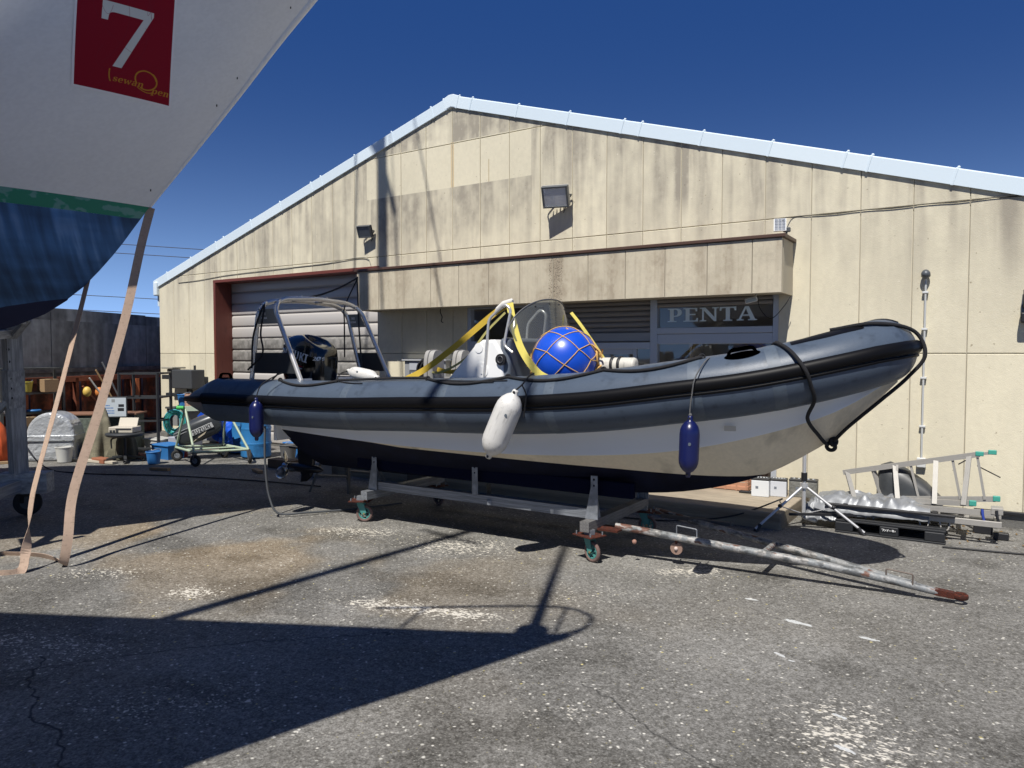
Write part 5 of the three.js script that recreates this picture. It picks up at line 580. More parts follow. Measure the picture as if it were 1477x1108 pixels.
{
  const S = local(thing('solar_lamp', 'small tilted solar panel on a bracket at the canopy end', 'solar panel', [-2.36, CAN.y1 + 0.05, 0.42])); const M = new THREE.Matrix4().makeRotationFromEuler(new THREE.Euler(-0.5, 0.25, 0, 'YXZ')).setPosition(0, 0.14, 0);
  part('panel_frame', join([rb(0.155, 0.20, 0.018, 0, 0, 0, 0.004)]).applyMatrix4(M), whitePl, S); for (let i = 0; i < 3; i++) for (let j = 0; j < 4; j++) part('solar_cell', join([bx(0.043, 0.043, 0.003, (i - 1) * 0.046, (j - 1.5) * 0.047, 0.0105)]).applyMatrix4(M), mat([0.05, 0.07, 0.11], 0.2), S); part('bracket', bent([[0, 0.13, -0.02], [0.06, 0.1, -0.12], [0.05, 0.0, -0.14]], 0.012, 0.03), darkAl, S); part('lamp_head', rb(0.09, 0.06, 0.05, 0.06, 0.09, -0.12), darkAl, S); part('foot', rb(0.12, 0.01, 0.12, 0.03, 0.006, -0.1), darkAl, S);
  const L = local(thing('sensor_lamp', 'small white sensor lamp hung under the canopy beside the lettered window', 'lamp', [-2.75, 2.775, 0.30])); const N = new THREE.Matrix4().makeRotationFromEuler(new THREE.Euler(0.3, 0.2, 0.25, 'YXZ')); part('lamp_body', join([rb(0.16, 0.07, 0.06, 0, 0, 0, 0.012)]).applyMatrix4(N), whitePl, L); part('lamp_lens', join([rb(0.14, 0.045, 0.01, 0, 0, 0.033, 0.004)]).applyMatrix4(N), mat([0.35, 0.4, 0.42], 0.2), L); part('arm', rod([0.05, 0.02, 0], [0.07, 0.12, -0.05], 0.01), whitePl, L); part('lead', pipe([[0.08, 0.05, -0.03], [0.12, -0.12, 0.0], [0.26, -0.26, 0.0], [0.42, -0.10, -0.04], [0.49, 0.03, -0.08]], 0.005, 40, 5), cable, L);
  const C = thing('cable_conduit', 'white cable conduit with round sensor head on the right wall', 'conduit', [-0.71, 0.7, 0.03]); part('pipe', rod([-0.715, 0.74, 0.04], [-0.71, 2.98, 0.04], 0.012), conduitM, C); part('junction_box', rbb(-0.765, -0.665, 0.64, 0.76, 0.003, 0.07, 0.01), whitePl, C); part('sensor_head', lathe([[0.001, 0.05], [0.035, 0.045], [0.05, 0.015], [0.052, -0.025], [0.03, -0.045], [0.001, -0.05]], 20).rotateX(0.9).translate(-0.71, 3.02, 0.075), darkAl, C); for (const y of [1.15, 1.75, 2.35, 2.8]) part('pipe_clip', rbb(-0.745, -0.68, y - 0.012, y + 0.012, 0.003, 0.058, 0.004), whitePl, C);
  const pts = []; for (let i = 0; i <= 14; i++) { const x = -2.3 + i * 0.19; pts.push(V(x, 3.872 + 0.006 * Math.sin(i * 1.7), 0.012)); }
  single('wall_cable', pipe([V(-2.33, 3.78, 0.4), V(-2.36, 3.86, 0.12), ...pts], 0.006, 120, 6), cable, 'black cable clipped along the wall joint from solar panel to roof edge', 'cable');
  single('wall_cable', pipe([[-16.2, 3.72, 0.01], [-15.4, 3.74, 0.012], [-14.5, 3.79, 0.012], [-13.0, 3.82, 0.012], [-11.4, 3.84, 0.012], [-10.05, 3.86, 0.02], [-10.0, 3.75, 0.02]], 0.007, 60, 5), mat([0.25, 0.24, 0.2], 0.6), 'thin grey cable strung along the wall above the large shutter', 'cable');
  const B = thing('wall_bracket_lamp', 'black bracket lamp on the wall at the right', 'lamp', [0.26, 2.5, 0.0]); part('wall_plate', rbb(0.26, 0.34, 2.50, 2.62, 0.003, 0.03), darkAl, B); part('hook', bent([[0.29, 2.58, 0.03], [0.29, 2.62, 0.10], [0.29, 2.74, 0.10], [0.29, 2.78, 0.03]], 0.012, 0.03), blackPlastic, B); part('lamp_shade', rbb(0.255, 0.37, 2.40, 2.52, 0.01, 0.16, 0.02), blackPlastic, B);
  const E = thing('electric_box', 'grey steel meter box with a blue and yellow sticker beside the shopfront', 'meter box', [-8.6, 1.0, 0.0]); part('box_body', rbb(-9.05, -8.10, 1.05, 1.92, 0.002, 0.14, 0.008), mat([0.33, 0.34, 0.35], 0.5, 0.2), E); part('box_hood', rbb(-9.09, -8.06, 1.915, 1.945, 0.002, 0.18, 0.006), mat([0.40, 0.41, 0.42], 0.5, 0.2), E); part('box_door', rbb(-8.93, -8.2, 1.1, 1.74, 0.14, 0.152, 0.004), mat([0.14, 0.15, 0.16], 0.5, 0.2), E); part('box_label', rbb(-8.93, -8.2, 1.75, 1.9, 0.141, 0.150, 0.004), mat([0.42, 0.44, 0.47], 0.5), E);
  const st = part('sticker', bb(-8.88, -8.68, 1.42, 1.70, 0.153, 0.156), mat([0.55, 0.57, 0.6], 0.5), E); part('sticker_blue', poly([[-8.87, 1.48], [-8.87, 1.69], [-8.69, 1.69]], 0.002).translate(0, 0, 0.157), mat([0.03, 0.10, 0.35], 0.5), st); part('sticker_yellow', poly([[-8.86, 1.48], [-8.69, 1.48], [-8.69, 1.675]], 0.002).translate(0, 0, 0.157), mat([0.75, 0.62, 0.03], 0.5), st);
  single('ceiling_hook', pipe([[-8.3, 2.86, 0.02], [-8.28, 2.78, 0.05], [-8.25, 2.70, 0.04], [-8.26, 2.62, 0.05], [-8.22, 2.60, 0.05]], 0.008, 20, 5), cable, 'rusty wire hook hanging below the canopy edge', 'hook');
}
// ---------- clutter at the right wall ----------
{
  const batWhite = mat([0.66, 0.68, 0.69], 0.45), batTop = mat([0.03, 0.03, 0.03], 0.5), greyBox = mat([0.30, 0.30, 0.27], 0.6, 0, { map: BLOTCH, ms: 2 });
  const battery = (x, z, w, h, d, m, label, turn) => { const T = local(thing('battery', label, 'battery', [x, 0.196, z], 'old batteries on the concrete step')); T.rotation.y = turn; part('case', rb(w, h * 0.88, d, 0, h * 0.44, 0, 0.008), m, T); part('lid', rb(w * 1.01, h * 0.12, d * 1.01, 0, h * 0.935, 0, 0.006), batTop, T); for (let k = 0; k < 5; k++) part('cell_cap', new THREE.CylinderGeometry(0.013, 0.013, 0.012, 10).translate((k - 2) * w * 0.17, h * 1.0, 0.0), batWhite, T); for (const s of [1, -1]) part('terminal', new THREE.CylinderGeometry(0.009, 0.011, 0.025, 10).translate(s * w * 0.4, h * 1.005, d * 0.28), mat([0.4, 0.4, 0.4], 0.4, 0.8), T); part('marking', rb(w * 0.16, h * 0.14, 0.002, -w * 0.18, h * 0.5, d / 2 + 0.001, 0.001), mat([0.15, 0.17, 0.2], 0.6), T); return T; };
  battery(-2.50, 0.64, 0.22, 0.24, 0.17, batWhite, 'white battery with a black lid nearest the step edge', 0.12); battery(-2.30, 0.52, 0.20, 0.23, 0.17, mat([0.55, 0.57, 0.6], 0.5), 'bluish white battery tucked behind the front one', 0.12); battery(-2.02, 0.40, 0.34, 0.23, 0.17, greyBox, 'wide dull grey battery next to the tripod stand', 0.1);
  single('rubber_mat', [rb(0.16, 0.03, 0.08, -2.72, 0.212, 0.56, 0.01)], blackPlastic, 'small black rubber pad lying on the concrete step', 'pad');
  const crateM = mat([0.52, 0.27, 0.17], 0.7, 0, { map: SCUFF, ms: 2 });
  const C = thing('plastic_crate', 'salmon brown slatted plastic crate standing on the step', 'crate', [-3.0, 0.196, 0.3]); const cr = (x0, x1, y0, y1, z0, z1, rows, par, m) => { const h = (y1 - y0) / rows; for (const [a, b, c, d] of [[x0, x1, z1 - 0.012, z1], [x0, x1, z0, z0 + 0.012], [x0, x0 + 0.012, z0 + 0.012, z1 - 0.012], [x1 - 0.012, x1, z0 + 0.012, z1 - 0.012]]) { for (let k = 0; k < rows; k++) part('crate_slat', bb(a, b, y0 + k * h + 0.006, y0 + (k + 1) * h - 0.010, c, d), m, par); } for (const x of [x0 + 0.02, lerp(x0, x1, 0.25), lerp(x0, x1, 0.5), lerp(x0, x1, 0.75), x1 - 0.02]) part('crate_rib', bb(x - 0.01, x + 0.01, y0, y1, z1 + 0.001, z1 + 0.01), m, par); part('crate_floor', bb(x0 + 0.012, x1 - 0.012, y0, y0 + 0.01, z0 + 0.012, z1 - 0.012), m, par); };
  cr(-3.32, -2.72, 0.20, 0.50, 0.12, 0.46, 5, C, crateM);
  // tripod stand
  const chrome = mat([0.58, 0.58, 0.58], 0.35, 0.5), T = thing('tripod_stand', 'chrome tripod stand with three splayed legs under the boat bow', 'tripod', [-1.83, 0, 1.3]); const hub = V(-1.83, 0.52, 1.32);
  part('pole', rod([hub.x, 0.14, hub.z], [hub.x, 1.25, hub.z], 0.022, 0.022, 14), chrome, T); part('pole', rod([hub.x, 1.25, hub.z], [hub.x, 1.32, hub.z], 0.026, 0.026, 14), blackPlastic, T); part('collar', rod([hub.x, 0.55, hub.z], [hub.x, 0.65, hub.z], 0.034, 0.034, 14), blackPlastic, T); part('hub', rod([hub.x, 0.47, hub.z], [hub.x, 0.53, hub.z], 0.045, 0.045, 14), chrome, T);
  for (const [x, z] of [[-2.25, 1.84], [-1.17, 1.36], [-1.95, 0.75]]) { const f = V(x, 0.03, z), m = hub.clone().lerp(f, 0.5); part('leg', rod(hub.clone().add(V(0, -0.02, 0)), f, 0.016, 0.016, 12), chrome, T); part('brace', rod(m, [hub.x, 0.16, hub.z], 0.006, 0.006, 8), chrome, T); part('rubber_foot', rod(f.clone().lerp(hub, 0.10), [f.x, 0.0, f.z], 0.022, 0.026, 12), blackPlastic, T); part('leg_clamp', new THREE.SphereGeometry(0.026, 10, 8).translate(m.x, m.y, m.z), blackPlastic, T); }
  single('white_bottle', lathe([[0.001, 0], [0.045, 0.002], [0.05, 0.03], [0.048, 0.15], [0.02, 0.18], [0.018, 0.2], [0.001, 0.2]], 16).rotateZ(1.3).rotateY(0.4).translate(-1.72, 0.07, 1.1), mat([0.7, 0.7, 0.68], 0.4), 'white plastic bottle lying beneath the tripod stand', 'bottle');
  // plastic pallet
  const palM = mat([0.018, 0.020, 0.024], 0.55, 0, { map: SCUFF, ms: 2 }), Pl = thing('plastic_pallet', 'black plastic pallet with white lettering under the ladder', 'pallet', [-0.93, 0, 0.85]); const px0 = -1.48, px1 = -0.38, pz0 = 0.25, pz1 = 1.36;
  for (const z of [pz0, (pz0 + pz1) / 2 - 0.08, pz1 - 0.16]) for (const x of [px0, (px0 + px1) / 2 - 0.09, px1 - 0.2]) part('pallet_block', rbb(x, x + 0.19, 0.022, 0.125, z, z + 0.16, 0.012), palM, Pl);
  for (let k = 0; k < 9; k++) part('deck_slat', rbb(px0, px1, 0.126, 0.148, pz0 + k * 0.124, pz0 + k * 0.124 + 0.105, 0.005), palM, Pl); for (const z of [pz0, (pz0 + pz1) / 2 - 0.05, pz1 - 0.14]) part('bottom_runner', rbb(px0, px1, 0.0, 0.022, z, z + 0.14, 0.006), palM, Pl);
  const ktex = canvasTex(256, 96, (k, w, h) => { k.fillStyle = '#101215'; k.fillRect(0, 0, w, h); k.strokeStyle = '#e8e8e6'; k.lineWidth = 9; const L = (...p) => { k.beginPath(); k.moveTo(p[0], p[1]); for (let i = 2; i < p.length; i += 2) k.lineTo(p[i], p[i + 1]); k.stroke(); }; L(14, 30, 52, 30, 46, 54, 30, 72); L(62, 30, 74, 40); L(64, 70, 96, 34); L(112, 26, 112, 72); L(112, 44, 132, 54); L(130, 24, 136, 34); L(142, 50, 172, 50); L(186, 36, 226, 32); L(206, 24, 212, 74); L(184, 54, 232, 48); L(240, 66, 250, 40); });
  part('lettering', new THREE.PlaneGeometry(0.15, 0.055).translate((px0 + px1) / 2 - 0.0, 0.088, pz1 + 0.003), new THREE.MeshStandardMaterial({ map: ktex, roughness: 0.6 }), Pl, 'white katakana lettering');
  // aluminium stepladder lying on its side
  const alu2 = mat([0.42, 0.41, 0.39], 0.5, 0.25, { map: SCUFF, ms: 2 }), tealCap = mat([0.05, 0.32, 0.25], 0.5), La = thing('stepladder', 'aluminium stepladder with green feet lying on its side on the pallet', 'ladder', [-0.8, 0.2, 0.9]);
  const rungM = mat([0.33, 0.325, 0.31], 0.5, 0.2, { map: SCUFF, ms: 2 }); const rail = (a, b, nm = 'rail') => part(nm, bar(a, b, 0.03, 0.06), alu2, La); const U0 = V(-1.50, 0.60, 0.72), U1 = V(-0.10, 0.93, 0.74), L0 = V(-1.36, 0.30, 1.00), L1 = V(0.10, 0.34, 1.06);
  rail(U0, U1); rail(L0, L1); rail(V(-1.42, 0.30, 0.78), V(0.06, 0.44, 0.72)); rail(V(-1.3, 0.33, 0.88), V(-0.15, 0.39, 0.86)); for (const t of [0.03, 0.40, 0.70, 0.93]) part('rung', bar(U0.clone().lerp(U1, t), V(-1.36, 0.31, 0.99).lerp(V(-0.15, 0.39, 0.98), t), 0.05, 0.022), rungM, La); for (const t of [0.22, 0.50, 0.80, 0.97]) part('rung', bar(U0.clone().lerp(U1, t).add(V(0.02, -0.01, -0.03)), V(-1.36, 0.30, 0.76).lerp(V(-0.0, 0.43, 0.72), t), 0.06, 0.025), alu2, La);
  part('rung', bar(U0.clone().lerp(U1, 0.42), V(-0.92, 0.33, 0.86), 0.05, 0.025), alu2, La);
  for (const p of [U1, V(0.02, 0.955, 0.745)]) part('foot_cap', rb(0.08, 0.05, 0.045, p.x, p.y + 0.005, p.z, 0.008), tealCap, La); part('rail', bar(U1, V(0.02, 0.955, 0.745), 0.02, 0.03), alu2, La); part('foot_cap', rb(0.07, 0.06, 0.05, 0.07, 0.445, 0.72, 0.008), tealCap, La); part('foot_cap', rb(0.07, 0.06, 0.05, -0.15, 0.395, 0.86, 0.008), tealCap, La);
  part('stay_bar', bar(V(-0.3, 0.80, 0.74), V(-0.16, 0.90, 0.74), 0.02, 0.012), blackPlastic, La); part('stay_bar', bar(V(-0.12, 0.78, 0.60), V(0.1, 0.66, 0.55), 0.02, 0.012), blackPlastic, La); part('end_plate', rbb(0.02, 0.13, 0.33, 0.40, 0.92, 1.08, 0.006), alu2, La); for (const x of [-0.06, 0.07]) part('blue_tie', pipe([[x, 0.38, 1.09], [x + 0.01, 0.30, 1.10], [x + 0.03, 0.22, 1.09]], 0.014, 12, 6), x < 0 ? mat([0.02, 0.05, 0.3], 0.7) : blackPlastic, La);
  const L2 = thing('plank_ladder', 'flat aluminium ladder lying beneath the stepladder', 'ladder', [-0.7, 0.15, 1.1]); for (const z of [0.62, 1.12]) part('rail', rbb(-1.45, 0.12, 0.20, 0.265, z - 0.02, z + 0.02, 0.006), alu2, L2); for (let k = 0; k < 6; k++) part('rung', rbb(-1.35 + k * 0.28, -1.30 + k * 0.28, 0.215, 0.25, 0.64, 1.10, 0.006), alu2, L2); for (const x of [-1.2, -0.65, -0.45]) part('hook', bent([[x, 0.2, 1.13], [x + 0.02, 0.12, 1.15], [x + 0.08, 0.12, 1.15], [x + 0.1, 0.2, 1.13]], 0.008, 0.02), alu2, L2);
  // dark hood propped behind the rungs
  const fin = loft([[0, 0.0, 0.02], [0.04, 0.10, 0.10], [0.14, 0.16, 0.20], [0.30, 0.15, 0.2], [0.52, 0.09, 0.16], [0.68, 0.02, 0.1], [0.70, 0.005, 0.04]].map(([dx, hw, h], i) => Array.from({ length: 14 }, (_, k) => { const t = k / 13 * Math.PI; return V(-1.14 + dx, 0.30 + [0.30, 0.42, 0.46, 0.40, 0.25, 0.08, 0.01][i] * Math.pow(Math.sin(t), 0.7), 0.58 + 0.17 * Math.cos(t) * (i === 0 ? 0.3 : 1)); })), {}); single('engine_hood', [fin], mat([0.05, 0.055, 0.06], 0.4, 0, { map: SCUFF, ms: 2 }), 'dark grey moulded hood propped behind the ladder rungs', 'hood');
  // crumpled silver sheet
  const silver = mat([0.24, 0.25, 0.26], 0.45, 0.3); const sm = (x0, x1, z0, z1, hb, sd, nu = 46, nv = 26) => sheet(nu, nv, (u, v) => { const x = lerp(x0, x1, u) + 0.03 * (vn(v * 6 + sd, u * 3) - 0.5), z = lerp(z0, z1, v) + 0.05 * (vn(u * 7 + sd, 3) - 0.5), e = Math.min(u, 1 - u, v, 1 - v) * 6; const r = Math.abs(vn(u * 9 + sd, v * 5) - 0.5) * 0.13 + Math.abs(vn(u * 20 + v * 8 + sd, v * 13) - 0.5) * 0.06; return [x, hb + (r + 0.03) * clamp(e, 0.25, 1) - 0.12 * sstep(0.75, 1, v), z]; });
  single('tarpaulin', sm(-1.75, -0.55, 0.62, 1.22, 0.31, 3), silver, 'crumpled silver tarpaulin draped over the pallet', 'tarpaulin'); single('tarpaulin', sm(-1.85, -1.45, 0.7, 1.2, 0.18, 11, 26, 26).scale(1, 1.25, 1), silver, 'bundled silver tarpaulin end beside the tripod', 'tarpaulin');
  single('roof_carrier', [rbb(-1.7, -0.2, 0.27, 0.31, 0.72, 0.80, 0.01), rbb(-1.62, -0.3, 0.27, 0.30, 1.16, 1.22, 0.01), bar([-1.4, 0.29, 0.78], [-1.4, 0.29, 1.18], 0.05, 0.03), bar([-0.5, 0.29, 0.78], [-0.5, 0.29, 1.18], 0.05, 0.03)], blackPlastic, 'black carrier frame lying among the ladder rails', 'frame');
  for (const [k, x, z, r] of [[0, -1.62, 1.32, 0.5], [1, -0.95, 1.15, 0.2], [2, -0.3, 0.95, -0.3], [3, -1.2, 0.55, 0.15]]) single('scrap_bar', bar([x - 0.35, 0.165 + 0.02 * k, z + 0.25 * r], [x + 0.35, 0.19 + 0.03 * k, z - 0.25 * r], 0.035, 0.03), k % 2 ? darkAl : blackPlastic, ['dark scrap bar beside the bundled tarpaulin', 'dark grey bar across the pallet front under the ladder', 'black bar under the green ladder feet', 'grey bar against the dark hood'][k], 'bar');
  for (const [x, z, s, l] of [[-0.05, 0.5, 0.12, 'black plastic offcut on the ground near the ladder feet'], [0.12, 0.75, 0.09, 'small dark block beyond the pallet end']]) single('scrap_block', rb(s * 1.6, s * 0.9, s, x, s * 0.45, z, 0.012), blackPlastic, l, 'scrap');
  single('skirting_rail', rbb(-0.15, 1.3, 0.158, 0.195, 0.004, 0.06, 0.006), blackPlastic, 'black rail along the wall base behind the ladder feet', 'rail'); 
  single('ground_cable', pipe([[-2.2, 0.21, 0.9], [-2.1, 0.30, 1.3], [-2.3, 0.215, 1.55], [-2.6, 0.1, 1.66], [-3.2, 0.02, 1.9], [-4.0, 0.015, 2.1]], 0.010, 60, 6), cable, 'black cable looping off the concrete step edge', 'cable'); single('ground_cable', pipe([[-0.4, 0.012, 1.5], [0.1, 0.012, 1.42], [0.8, 0.012, 1.3], [1.5, 0.012, 1.25]], 0.010, 40, 6), cable, 'black cable on the ground beside the pallet', 'cable');
}
// ---------- left yard ----------
{
  const cw = V(0.425, 0, 0.905), o = V(-20.6, 0, -4.0), at = (t, off, y) => o.clone().addScaledVector(cw, t).add(V(0.905 * off, y, -0.425 * off));     // along the boundary wall
  const ang = Math.atan2(-cw.z, cw.x), con = new THREE.MeshStandardMaterial({ roughness: 0.92, map: texture(1024, 256, (u, v) => { const x = u * 12, y = v * 3, s = fbm(x * 5, y * 0.4, 4), f = fbm(x * 9, y * 9, 3); const k = 0.75 + 0.5 * (s - 0.5) + 0.2 * (f - 0.5); return [168 * k, 171 * k, 172 * k]; }, { rep: [1 / 12, 1 / 3] }) });
  const W = thing('boundary_wall', 'tall streaked grey concrete boundary wall behind the racks', 'wall', [-18, 0, 2]);
  const slab = (t0, t1, y0, y1, o0, o1) => loft([[t0], [t1]].map(([t]) => [at(t, o0, y0), at(t, o1, y0), at(t, o1, y1), at(t, o0, y1)]), { closed: true, caps: true, crease: 0.4 });
  for (let k = 0; k < 5; k++) part('wall_bay', slab(k * 3.4 + 0.01, k * 3.4 + 3.39, 0, 3.05 + 0.02 * (k % 2), -0.2, 0), con, W); part('ledge', slab(0, 17, 1.62, 1.72, 0.005, 0.1), mat([0.30, 0.29, 0.27], 0.9, 0, { map: BLOTCH, ms: 1 }), W);
  const rustM = [0, 1, 2].map(k => { const t = rep(RUST, 0.9 + 0.2 * k); t.offset.set(k * 0.31, k * 0.17); return new THREE.MeshStandardMaterial({ map: t, roughness: 0.9 }); });
  const Fe = thing('rusty_fence', 'rusty corrugated steel hoarding in front of the concrete wall', 'fence', [-17.5, 0, 2.5]); for (let k = 0; k < 22; k++) { const t = 0.4 + k * 0.75; part('steel_sheet', loft([0, 0.14, 0.22, 0.36, 0.44, 0.58, 0.66, 0.74].map((q, i) => [0, 1.45 + 0.03 * hash(k, 3)].map(y => at(t + q, 0.34 + (i % 4 < 2 ? 0 : 0.05), y)))), rustM[k % 3], Fe); } part('top_rail', slab(0.3, 16.8, 1.42, 1.54, 0.42, 0.5), mat([0.33, 0.09, 0.04], 0.7, 0, { map: SCUFF }), Fe); for (let k = 0; k < 9; k++) part('post', slab(0.6 + k * 2, 0.7 + k * 2, 0, 1.5, 0.42, 0.5), rustM[0], Fe);
  // slotted shelf rack
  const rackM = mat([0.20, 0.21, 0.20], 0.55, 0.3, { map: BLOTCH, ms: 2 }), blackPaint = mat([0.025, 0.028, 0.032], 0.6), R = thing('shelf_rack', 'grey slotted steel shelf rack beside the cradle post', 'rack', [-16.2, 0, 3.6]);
  const rackAt = (u, v, y) => V(-16.75 + 0.16 * u + 0.85 * v * 0.4, y, 2.55 + 1.0 * u + 0.5 * v * 0.0);
  for (const u of [0, 1.25]) for (const v of [0, 1]) part('post', bar(rackAt(u, v, 0), rackAt(u, v, 1.75), 0.05, 0.05), rackM, R); for (const y of [0.55, 0.82, 1.22, 1.72]) part('shelf', loft([0, 1.25].map(u => [rackAt(u, 0, y), rackAt(u, 1, y), rackAt(u, 1, y + 0.04), rackAt(u, 0, y + 0.04)]), { closed: true, caps: true, crease: 0.4 }), rackM, R);
  single('blue_coil', new THREE.TorusGeometry(0.11, 0.025, 8, 24).rotateX(Math.PI / 2).translate(-16.36, 0.89, 3.15), mat([0.03, 0.16, 0.42], 0.5), 'coil of blue hose on the grey shelf rack', 'hose'); single('white_canister', lathe([[0.001, 0], [0.1, 0.005], [0.11, 0.05], [0.11, 0.2], [0.05, 0.26], [0.001, 0.26]], 16).translate(-16.3, 0.865, 3.75), gel, 'white canister on the grey shelf rack', 'canister');
  // plastic-wrapped bundle
  const wrapTex = linear(texture(512, 512, (u, v) => { const a = Math.abs(tf(u, v, 5, 4, 61) - 0.5) * 2.2, b = Math.abs(tf(u, v, 14, 3, 66) - 0.5) * 1.4; const g = 255 * clamp(0.25 + a * 0.6 + b * 0.3); return [g, g, g]; })); const wrap = new THREE.MeshPhysicalMaterial({ roughness: 0.3, metalness: 0.15, clearcoat: 0.5, bumpMap: rep(wrapTex, 1.2), bumpScale: 0.03 }); wrap.color.setRGB(0.42, 0.44, 0.46);
  const arch = []; for (let i = 0; i <= 18; i++) { const a = Math.PI * i / 18; arch.push([-0.42 * Math.cos(a), 0.5 + 0.43 * Math.sin(a)]); } const wr = thing('wrapped_bundle', 'arched bundle wrapped in clear silvery plastic film', 'bundle', [-15.2, 0, 3.4]); const M1 = new THREE.Matrix4().makeRotationY(0.75).setPosition(-15.15, 0, 3.32); part('bundle_body', boxUV(join([poly([[-0.42, 0.0], ...arch, [0.42, 0.0]].reverse(), 0.55, 0.06, { bs: 3 }).translate(0, 0, -0.3)])).applyMatrix4(M1), wrap, wr); part('film_band', boxUV(join([rb(0.88, 0.12, 0.60, 0, 0.44, -0.02, 0.02)])).applyMatrix4(M1), wrap, wr);
  const bag = sheet(20, 20, (u, v) => { const a = u * 6.283, h = v; const r = 0.36 * Math.pow(Math.sin(Math.PI * lerp(0.28, 0.97, h)), 0.6) * (1 + 0.1 * (vn(u * 8, h * 6) - 0.5)); return [-15.75 + r * Math.cos(a), 0.02 + 0.80 * h, 4.15 + r * Math.sin(a) * 0.8]; }); single('orange_bag', bag, mat([0.55, 0.09, 0.02], 0.7), 'bulky orange bag standing behind the cradle post', 'bag');
  // weathered cabinet, sign, canvas
  const cabM = mat([0.13, 0.16, 0.13], 0.7, 0, { map: rep(RUST, 0.8) }), Cb = thing('work_cabinet', 'weathered greenish cabinet with a wooden top behind the canvas', 'cabinet', [-15.2, 0, 2.3]); const M2 = new THREE.Matrix4().makeRotationY(0.72).setPosition(-15.35, 0, 2.35); const q2 = (g, m, n) => part(n, join([g]).applyMatrix4(M2), m, Cb);
  q2(rbb(-0.7, 0.75, 0.05, 0.80, -0.3, 0.28, 0.01), mat([0.16, 0.20, 0.17], 0.75, 0, { map: BLOTCH, ms: 1.5 }), 'carcass'); for (const x of [-0.68, 0.05]) q2(rbb(x, x + 0.68, 0.1, 0.75, 0.285, 0.30, 0.006), mat([0.20, 0.24, 0.20], 0.7, 0, { map: BLOTCH, ms: 2.5 }), 'cabinet_door'); q2(rbb(-0.75, 0.80, 0.805, 0.84, -0.33, 0.33, 0.008), mat([0.20, 0.10, 0.06], 0.8), 'top_board');
  const sign = canvasTex(256, 200, (k, w, h) => { k.fillStyle = '#b9c2c8'; k.fillRect(0, 0, w, h); k.fillStyle = '#2c62a8'; for (const [y, a, b] of [[78, 40, 90], [104, 34, 132], [134, 30, 130], [158, 30, 132]]) for (let x = a; x < b; x += 14) k.fillRect(x, y, 10, 12); k.fillStyle = '#20242a'; k.fillRect(180, 70, 56, 30); k.fillRect(172, 110, 64, 34); k.fillStyle = '#8a8f90'; k.fillRect(112, 16, 34, 34); });
  const Sg = thing('notice_board', 'framed white notice with blue print propped on the cabinet', 'sign', [-14.75, 0.85, 2.2]); const M3 = new THREE.Matrix4().makeRotationY(0.72).setPosition(-14.72, 0.98, 2.42); part('board', join([rb(0.52, 0.42, 0.02, 0, 0, 0, 0.004)]).applyMatrix4(M3), blackPaint, Sg); part('print', new THREE.PlaneGeometry(0.48, 0.375).translate(0, 0, 0.012).applyMatrix4(M3), new THREE.MeshStandardMaterial({ map: sign, roughness: 0.6 }), Sg);
  const canv = mat([0.36, 0.33, 0.23], 0.9, 0, { map: BLOTCH, ms: 1.5 }); const drape = (cx, cz, rx, rz, h, sd, u0, u1) => sheet(40, 24, (u, v) => { const a = lerp(u0, u1, u), fold = 1 + 0.16 * Math.sin(a * 7 + sd) * v + 0.22 * (vn(u * 11 + sd, v * 4) - 0.5) * v; const r = Math.pow(v, 0.75) * fold; return [cx + rx * r * Math.cos(a) + 0.07 * (1 - v), h * (1 - Math.pow(v, 1.5)) + 0.02 + 0.05 * vn(u * 14, v * 9 + sd) * (1 - v * 0.6), cz + rz * r * Math.sin(a)]; });
  single('canvas_cover', drape(-14.66, 2.72, 0.40, 0.32, 1.0, 2, -0.4, 3.9), canv, 'khaki canvas cover draped in folds over the cabinet corner', 'cover'); single('canvas_cover', drape(-14.15, 2.55, 0.36, 0.25, 0.68, 7, -0.6, 4.2), mat([0.24, 0.22, 0.15], 0.9, 0, { map: BLOTCH, ms: 1.5 }), 'darker khaki canvas hanging beside the office chair', 'cover');
  // dark open rack
  const R2 = thing('open_rack', 'tall open black steel rack frame beside the office chair', 'rack', [-14.6, 0, 2.0]); const p2 = (u, v, y) => V(-14.86 + 0.66 * u - 0.34 * v, y, 2.22 - 0.42 * u - 0.5 * v); for (const u of [0, 1]) for (const v of [0, 1]) part('upright', bar(p2(u, v, 0), p2(u, v, 1.66), 0.045, 0.045), blackPaint, R2); for (const y of [0.12, 0.68, 1.15, 1.64]) for (const v of [0, 1]) part('cross_bar', bar(p2(0, v, y), p2(1, v, y), 0.035, 0.035), blackPaint, R2); for (const y of [0.12, 0.68, 1.15, 1.64]) for (const u of [0, 1]) part('side_bar', bar(p2(u, 0, y), p2(u, 1, y), 0.03, 0.03), blackPaint, R2);
